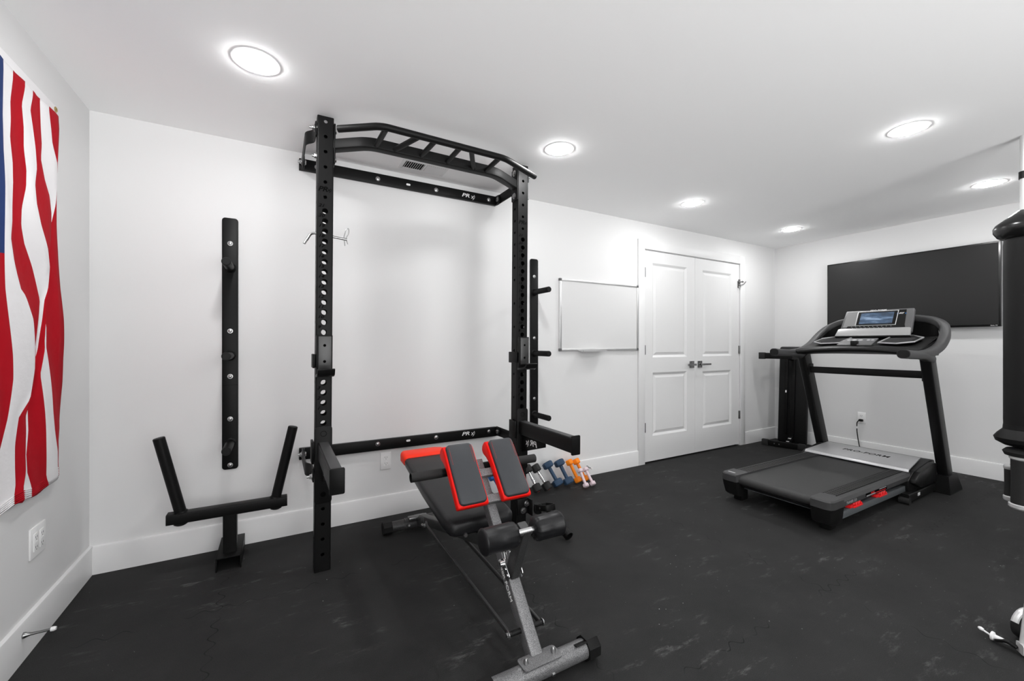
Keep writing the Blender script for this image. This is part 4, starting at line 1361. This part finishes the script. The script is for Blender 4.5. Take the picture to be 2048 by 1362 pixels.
for z, wa, wb in ((.034, -.205, .150), (1.010, -.235, .100)):
    b = B()
    sweep(b, [C0 + ew * wa + eo * .25 + V((0, 0, z)), C0 + ew * wb + eo * .25 + V((0, 0, z))], rrect(.040, .060 if z < .5 else .066, .004), (0, 0, 1))
    lg = part('leg_bar', b, 'powder', t)
    for w in (wa + .005, wb - .005):
        b = B(); bx(b, C0 + ew * w + eo * .25 + V((0, 0, z)), (.062, .046, .068 if z < .5 else .074), Matrix((ew, -eo, V((0, 0, 1)))).transposed(), .004); part('foot_cap', b, 'rubber', lg)
    b = B()
    for w in (wa + .10, wa + .145): lathe(b, [(0, 0), (.006, 0), (.005, .003), (0, .004)], 10, align(C0 + ew * w + eo * .271 + V((0, 0, z)), eo))
    part('screw', b, 'black' if z > .5 else 'zinc', lg)
    zz = .09 if z < .5 else .97
    b = B(); sweep(b, [C0 + ew * .005 + eo * .03 + V((.01, 0, zz)), C0 + ew * .005 + eo * .24 + V((0, 0, z))], rrect(.036, .036, .004), (0, 0, 1)); lp = part('leg_post', b, 'powder', t)
    if z < .5:
        b = B()
        for q in (.10, .18): bx(b, C0 + ew * .005 + eo * q + V((0, 0, .110 - .27 * q)), (.030, .042, .008), R, .001)
        part('sticker', b, 'white_mark', lp)
b = B(); cb(b, -.062, .0355, .60, (.014, .001, .026), 0); part('label', b, 'white_mark', t)

# ------------------------------------------------------------ flag on the left wall
FB = {
0: [(2.079, 2.419), (2.033, 2.423), (1.872, 2.404), (1.727, 2.402), (1.628, 2.406), (1.527, 2.417), (1.368, 2.424), (1.245, 2.441), (1.078, 2.447), (0.977, 2.465), (0.79, 2.475), (0.692, 2.46), (0.591, 2.46)],
1: [(2.066, 2.334), (2.0, 2.349), (1.947, 2.358), (1.885, 2.399), (1.807, 2.402), (1.711, 2.396), (1.594, 2.361), (1.513, 2.345), (1.44, 2.324), (1.356, 2.32), (1.299, 2.312), (1.207, 2.337), (1.128, 2.322), (1.05, 2.333), (0.873, 2.362), (0.79, 2.384), (0.702, 2.415), (0.602, 2.419), (0.58, 2.429)],
2: [(2.062, 2.276), (1.971, 2.284), (1.913, 2.291), (1.854, 2.282), (1.782, 2.31), (1.731, 2.345), (1.664, 2.358), (1.543, 2.354), (1.432, 2.32), (1.356, 2.318), (1.313, 2.3), (1.235, 2.3), (1.121, 2.288), (1.025, 2.242), (0.995, 2.245), (0.857, 2.262), (0.756, 2.277), (0.626, 2.304), (0.587, 2.333)],
3: [(2.062, 2.217), (2.003, 2.198), (1.946, 2.215), (1.875, 2.232), (1.804, 2.237), (1.737, 2.217), (1.666, 2.222), (1.594, 2.248), (1.517, 2.296), (1.446, 2.314), (1.356, 2.312), (1.313, 2.294), (1.235, 2.294), (1.121, 2.282), (1.025, 2.236), (0.935, 2.203), (0.824, 2.196), (0.741, 2.173), (0.675, 2.177), (0.611, 2.209)],
4: [(2.061, 2.156), (1.991, 2.135), (1.917, 2.151), (1.844, 2.155), (1.774, 2.177), (1.711, 2.177), (1.626, 2.147), (1.562, 2.141), (1.502, 2.159), (1.429, 2.209), (1.348, 2.249), (1.31, 2.269), (1.236, 2.267), (1.121, 2.259), (1.026, 2.227), (0.969, 2.198), (0.827, 2.182), (0.744, 2.161), (0.683, 2.148), (0.635, 2.121)],
5: [(2.055, 2.087), (1.972, 2.073), (1.908, 2.078), (1.847, 2.076), (1.77, 2.095), (1.698, 2.1), (1.562, 2.092), (1.504, 2.078), (1.426, 2.084), (1.333, 2.112), (1.313, 2.139), (1.231, 2.179), (1.137, 2.185), (1.05, 2.193), (0.942, 2.182), (0.886, 2.115), (0.793, 2.102), (0.654, 2.105), (0.604, 2.09)],
6: [(2.051, 2.023), (1.896, 2.013), (1.786, 2.015), (1.673, 2.026), (1.546, 2.029), (1.44, 2.031), (1.329, 2.033), (1.224, 2.047), (1.103, 2.063), (1.023, 2.068), (0.889, 2.053), (0.744, 2.018), (0.682, 2.012), (0.614, 2.018)]}
def interp(tab, z):
    if z >= tab[0][0]: return tab[0][1]
    for (z0, y0), (z1, y1) in zip(tab, tab[1:]):
        if z >= z1: return y1 + (y0 - y1) * (z - z1) / (z0 - z1)
    return tab[-1][1]
def fy(k, z):
    if k <= 6: return interp(FB[k], z)
    return interp(FB[6], z) * (1 - .06 * (k - 6)) + .06 * (k - 6) * 2.02 - .0695 * (k - 6)
def zbot(k):
    return .585 + .012 * math.sin(k * 1.7) - .010 * (k > 4)
ZT = 2.084
NZ, NS = 90, 4
def flag_point(k, sub, i):
    u = i / NZ
    zb = zbot(k + sub / NS)
    z = ZT + (zb - ZT) * u
    y0, y1 = fy(k, z), fy(k + 1, z)
    y = y0 + (y1 - y0) * sub / NS
    w = k + sub / NS
    am = .25 + .75 * min(1, u * 1.6)
    dep = .020 + am * (.009 * math.sin(w * 2.1 + 5 * u) + .006 * math.sin(w * 1.1 - 9 * u + 1.0) + .004 * math.sin(w * 5 + 13 * u))
    return V((XL + max(.006, dep), y, z))
t = thing('flag', 'red, white and blue striped flag hanging lengthwise on the left wall', 'flag', (XL, 2.0, .58))
b = B()
grid = {}
for k in range(13):
    for sub in range(NS):
        for i in range(NZ + 1): grid[(k * NS + sub, i)] = b.verts.new(flag_point(k, sub, i))
for i in range(NZ + 1): grid[(13 * NS, i)] = b.verts.new(flag_point(12, NS, i))
zc = 1.440
for c in range(13 * NS):
    k = c // NS
    for i in range(NZ):
        f = b.faces.new((grid[(c, i)], grid[(c + 1, i)], grid[(c + 1, i + 1)], grid[(c, i + 1)]))
        z = (grid[(c, i)].co.z + grid[(c, i + 1)].co.z) / 2
        f.material_index = 2 if (k >= 6 and z > zc) else (0 if k % 2 == 0 else 1)
part('cloth', b, ['flag_red', 'flag_white', 'flag_blue'], t, 80, solid(.0012))
b = B()
for r in range(11):
    for s_ in range(9):
        if (r + s_) % 2: continue
        w = 6.42 + 6.5 * (s_ + 1) / 10
        z = ZT - .02 - (r + 1) * (ZT - zc - .02) / 12
        k = min(12, int(w))
        i = (ZT - z) / (ZT - zbot(w)) * NZ
        p = flag_point(k, (w - k) * NS, i) + V((.0035, 0, 0))
        vs_ = []
        for q in range(10):
            a = PI / 2 + q * PI / 5 + PI / 2
            rr = .026 if q % 2 == 0 else .010
            vs_.append(b.verts.new(p + V((0, rr * math.cos(a), rr * math.sin(a)))))
        b.faces.new(vs_)
part('stars', b, 'flag_white', t, 80, solid(.0006))
b = B()
bx(b, (XL + .016, 1.98, 2.100), (.006, .885, .036), None, .002); part('header_band', b, 'flag_white', t)
for y in (2.402, 1.56):
    b = B(); lathe(b, [(.005, 0), (.011, 0), (.0115, .002), (.008, .004), (.005, .003)], 24, align((XL + .019, y, 2.103), (1, 0, 0)))
    lathe(b, [(0, 0), (.005, 0), (.005, .001), (0, .001)], 16, align((XL + .019, y, 2.103), (1, 0, 0)))
    part('grommet', b, 'brass', t)
for odd, m in ((0, 'flag_red'), (1, 'flag_white')):
    b = B()
    for k in range(odd, 13, 2):
        p0, p1 = flag_point(k, 0, NZ), flag_point(k, NS, NZ)
        for q in range(5):
            tube(b, [p0 + V((.002, -.001, .006 + q * .007)), p1 + V((.002, .001, .006 + q * .007))], .0016, 6)
    part('hem_stitching', b, m, t)

# ------------------------------------------------------------ home gym at the right edge
hg = thing('home_gym', 'silver and black cable exercise machine with a padded column, at the right edge', 'exercise machine', (3.62, .55, 0))
cx, cy = 3.612, .600
b = B(); lathe(b, [(.0, .682), (.081, .682), (.082, .72), (.082, 1.70), (.080, 1.735), (0, 1.735)], 40, Matrix.Translation((cx, cy, 0))); part('padded_column', b, 'black', hg)
b = B(); lathe(b, [(.0, 1.728), (.080, 1.728), (.105, 1.745), (.120, 1.772), (.122, 1.795), (.112, 1.815), (.030, 1.885), (0, 1.890)], 40, Matrix.Translation((cx, cy, 0))); part('column_top', b, 'tv_black', hg)
b = B(); lathe(b, [(.0, .690), (.082, .690), (.084, .665), (.105, .640), (.119, .617), (.112, .595), (.080, .575), (.03, .566), (0, .566)], 40, Matrix.Translation((cx, cy, 0))); part('column_foot', b, 'black', hg)
b = B(); lathe(b, [(0, .567), (.03, .566), (.072, .556), (.086, .540), (.078, .520), (.04, .508), (0, .507)], 36, Matrix.Translation((cx - .0, cy, 0))); part('ball_stop', b, 'rubber', hg)
b = B(); tube(b, [(cx, cy, 1.885), (cx, cy, H - .002)], .022, 20); part('column_mast', b, 'silver', hg)
b = B(); tube(b, [(cx, cy, 2.06), (cx, cy, 2.10)], .026, 20); part('mast_collar', b, 'black', hg)
b = B(); tube(b, fillet([(cx - .06, cy - .05, 1.68), (cx - .06, cy - .075, 1.76), (cx - .02, cy - .07, 1.83), (cx + .03, cy - .06, 1.86)], .05), .009, 10); part('cable_hook', b, 'silver', hg)
b = B(); tube(b, [(cx - .02, cy + .0, .51), (cx - .02, cy + .0, .478)], .008, 10); part('swivel', b, 'silver', hg)
def hanging(x, y, z0, z1, r, tilt, nm):
    b = B(); mt = Matrix.Translation((x, y, 0))
    lathe(b, [(0, z0), (r, z0), (r * .96, (z0 + z1) / 2), (r, z1), (0, z1)], 28, mt); h_ = part('hand_grip', b, 'rubber', hg)
    b = B(); lathe(b, [(0, z0 - .012), (r * 1.02, z0 - .012), (r * 1.16, z0 - .004), (r * 1.16, z0 + .012), (r * 1.0, z0 + .016)], 28, mt); part('end_ring', b, 'silver', h_)
    b = B(); lathe(b, [(r, z1 - .006), (r * 1.12, z1), (r * 1.12, z1 + .012), (r, z1 + .018), (0, z1 + .018)], 28, mt); part('end_ring', b, 'silver', h_)
hanging(3.597, .603, .240, .505, .050, 0, 'a')
hanging(3.690, .668, .250, .425, .026, 0, 'b')
b = B(); tube(b, [(3.690, .668, .44), (3.66, .64, .515), (cx, cy, .535)], .006, 8)
tube(b, [(3.600, .555, .53), (3.590, .545, .40)], .006, 8)
part('grip_strap', b, 'silver', hg)
# floor frame reaching out of the picture, and its near leg
b = B(); sweep(b, [(3.74, .30, .03), (3.74, .44, .03), (3.74, .585, .03)], rrect(.06, .05, .006), (0, 0, 1)); part('base_crossbar', b, 'silver', hg)
b = B(); sweep(b, [(2.372, .408, .026), (2.43, .33, .026), (2.6, .10, .026)], rrect(.040, .036, .005), (0, 0, 1)); part('base_rail', b, 'silver', hg)
b = B(); sweep(b, [(2.6, .10, .026), (3.74, .5, .03)], rrect(.05, .045, .005), (0, 0, 1)); part('base_rail', b, 'silver', hg)
b = B(); sweep(b, [(3.735, .52, .05), (3.72, .56, 1.0), (cx + .06, cy - .02, 2.10)], rrect(.05, .05, .006), (0, 1, 0)); part('tower_post', b, 'silver', hg)
b = B(); bx(b, (cx + .05, cy - .01, 1.0), (.12, .04, .04)); bx(b, (cx + .05, cy - .01, 1.6), (.10, .04, .04)); part('column_bracket', b, 'black', hg)
b = B(); sweep(b, [(2.392, .398, .04), (2.425, .385, .26)], rrect(.036, .026, .004), (0, 1, 0)); part('leg_post', b, 'silver', hg)
b = B()
lathe(b, [(0, -.030), (.028, -.028), (.046, -.016), (.0505, 0), (.046, .016), (.028, .028), (0, .030)], 32, align((2.512, .418, .0505), (.35, .93, 0))); part('caster_wheel', b, 'rubber', hg)
b = B()
tube(b, [(2.512 + .056 * math.cos(a) * .93, .418 - .056 * math.cos(a) * .35, .054 + .060 * math.sin(a)) for a in [math.radians(20 + k * 14) for k in range(11)]], .011, 10); part('wheel_guard', b, 'silver', hg)
b = B()
tube(b, [(2.400, .508, .026), (2.394, .486, .020)], .0035, 10)
lathe(b, [(0, -.006), (.006, -.004), (.007, .004), (.004, .010), (0, .012)], 14, align((2.399, .508, .027), (.1, .5, .1)))
lathe(b, [(0, 0), (.016, 0), (.016, .006), (.009, .010), (.007, .05), (0, .05)], 18, align((2.396, .482, .0195), (-.12, -.9, .0)))
part('tension_knob', b, 'white_plastic', hg)
b = B(); sweep(b, fillet([(2.388, .468, .012), (2.383, .440, .028), (2.378, .415, .020)], .01), rrect(.018, .010, .003), (0, 0, 1)); part('strap', b, 'black', hg)
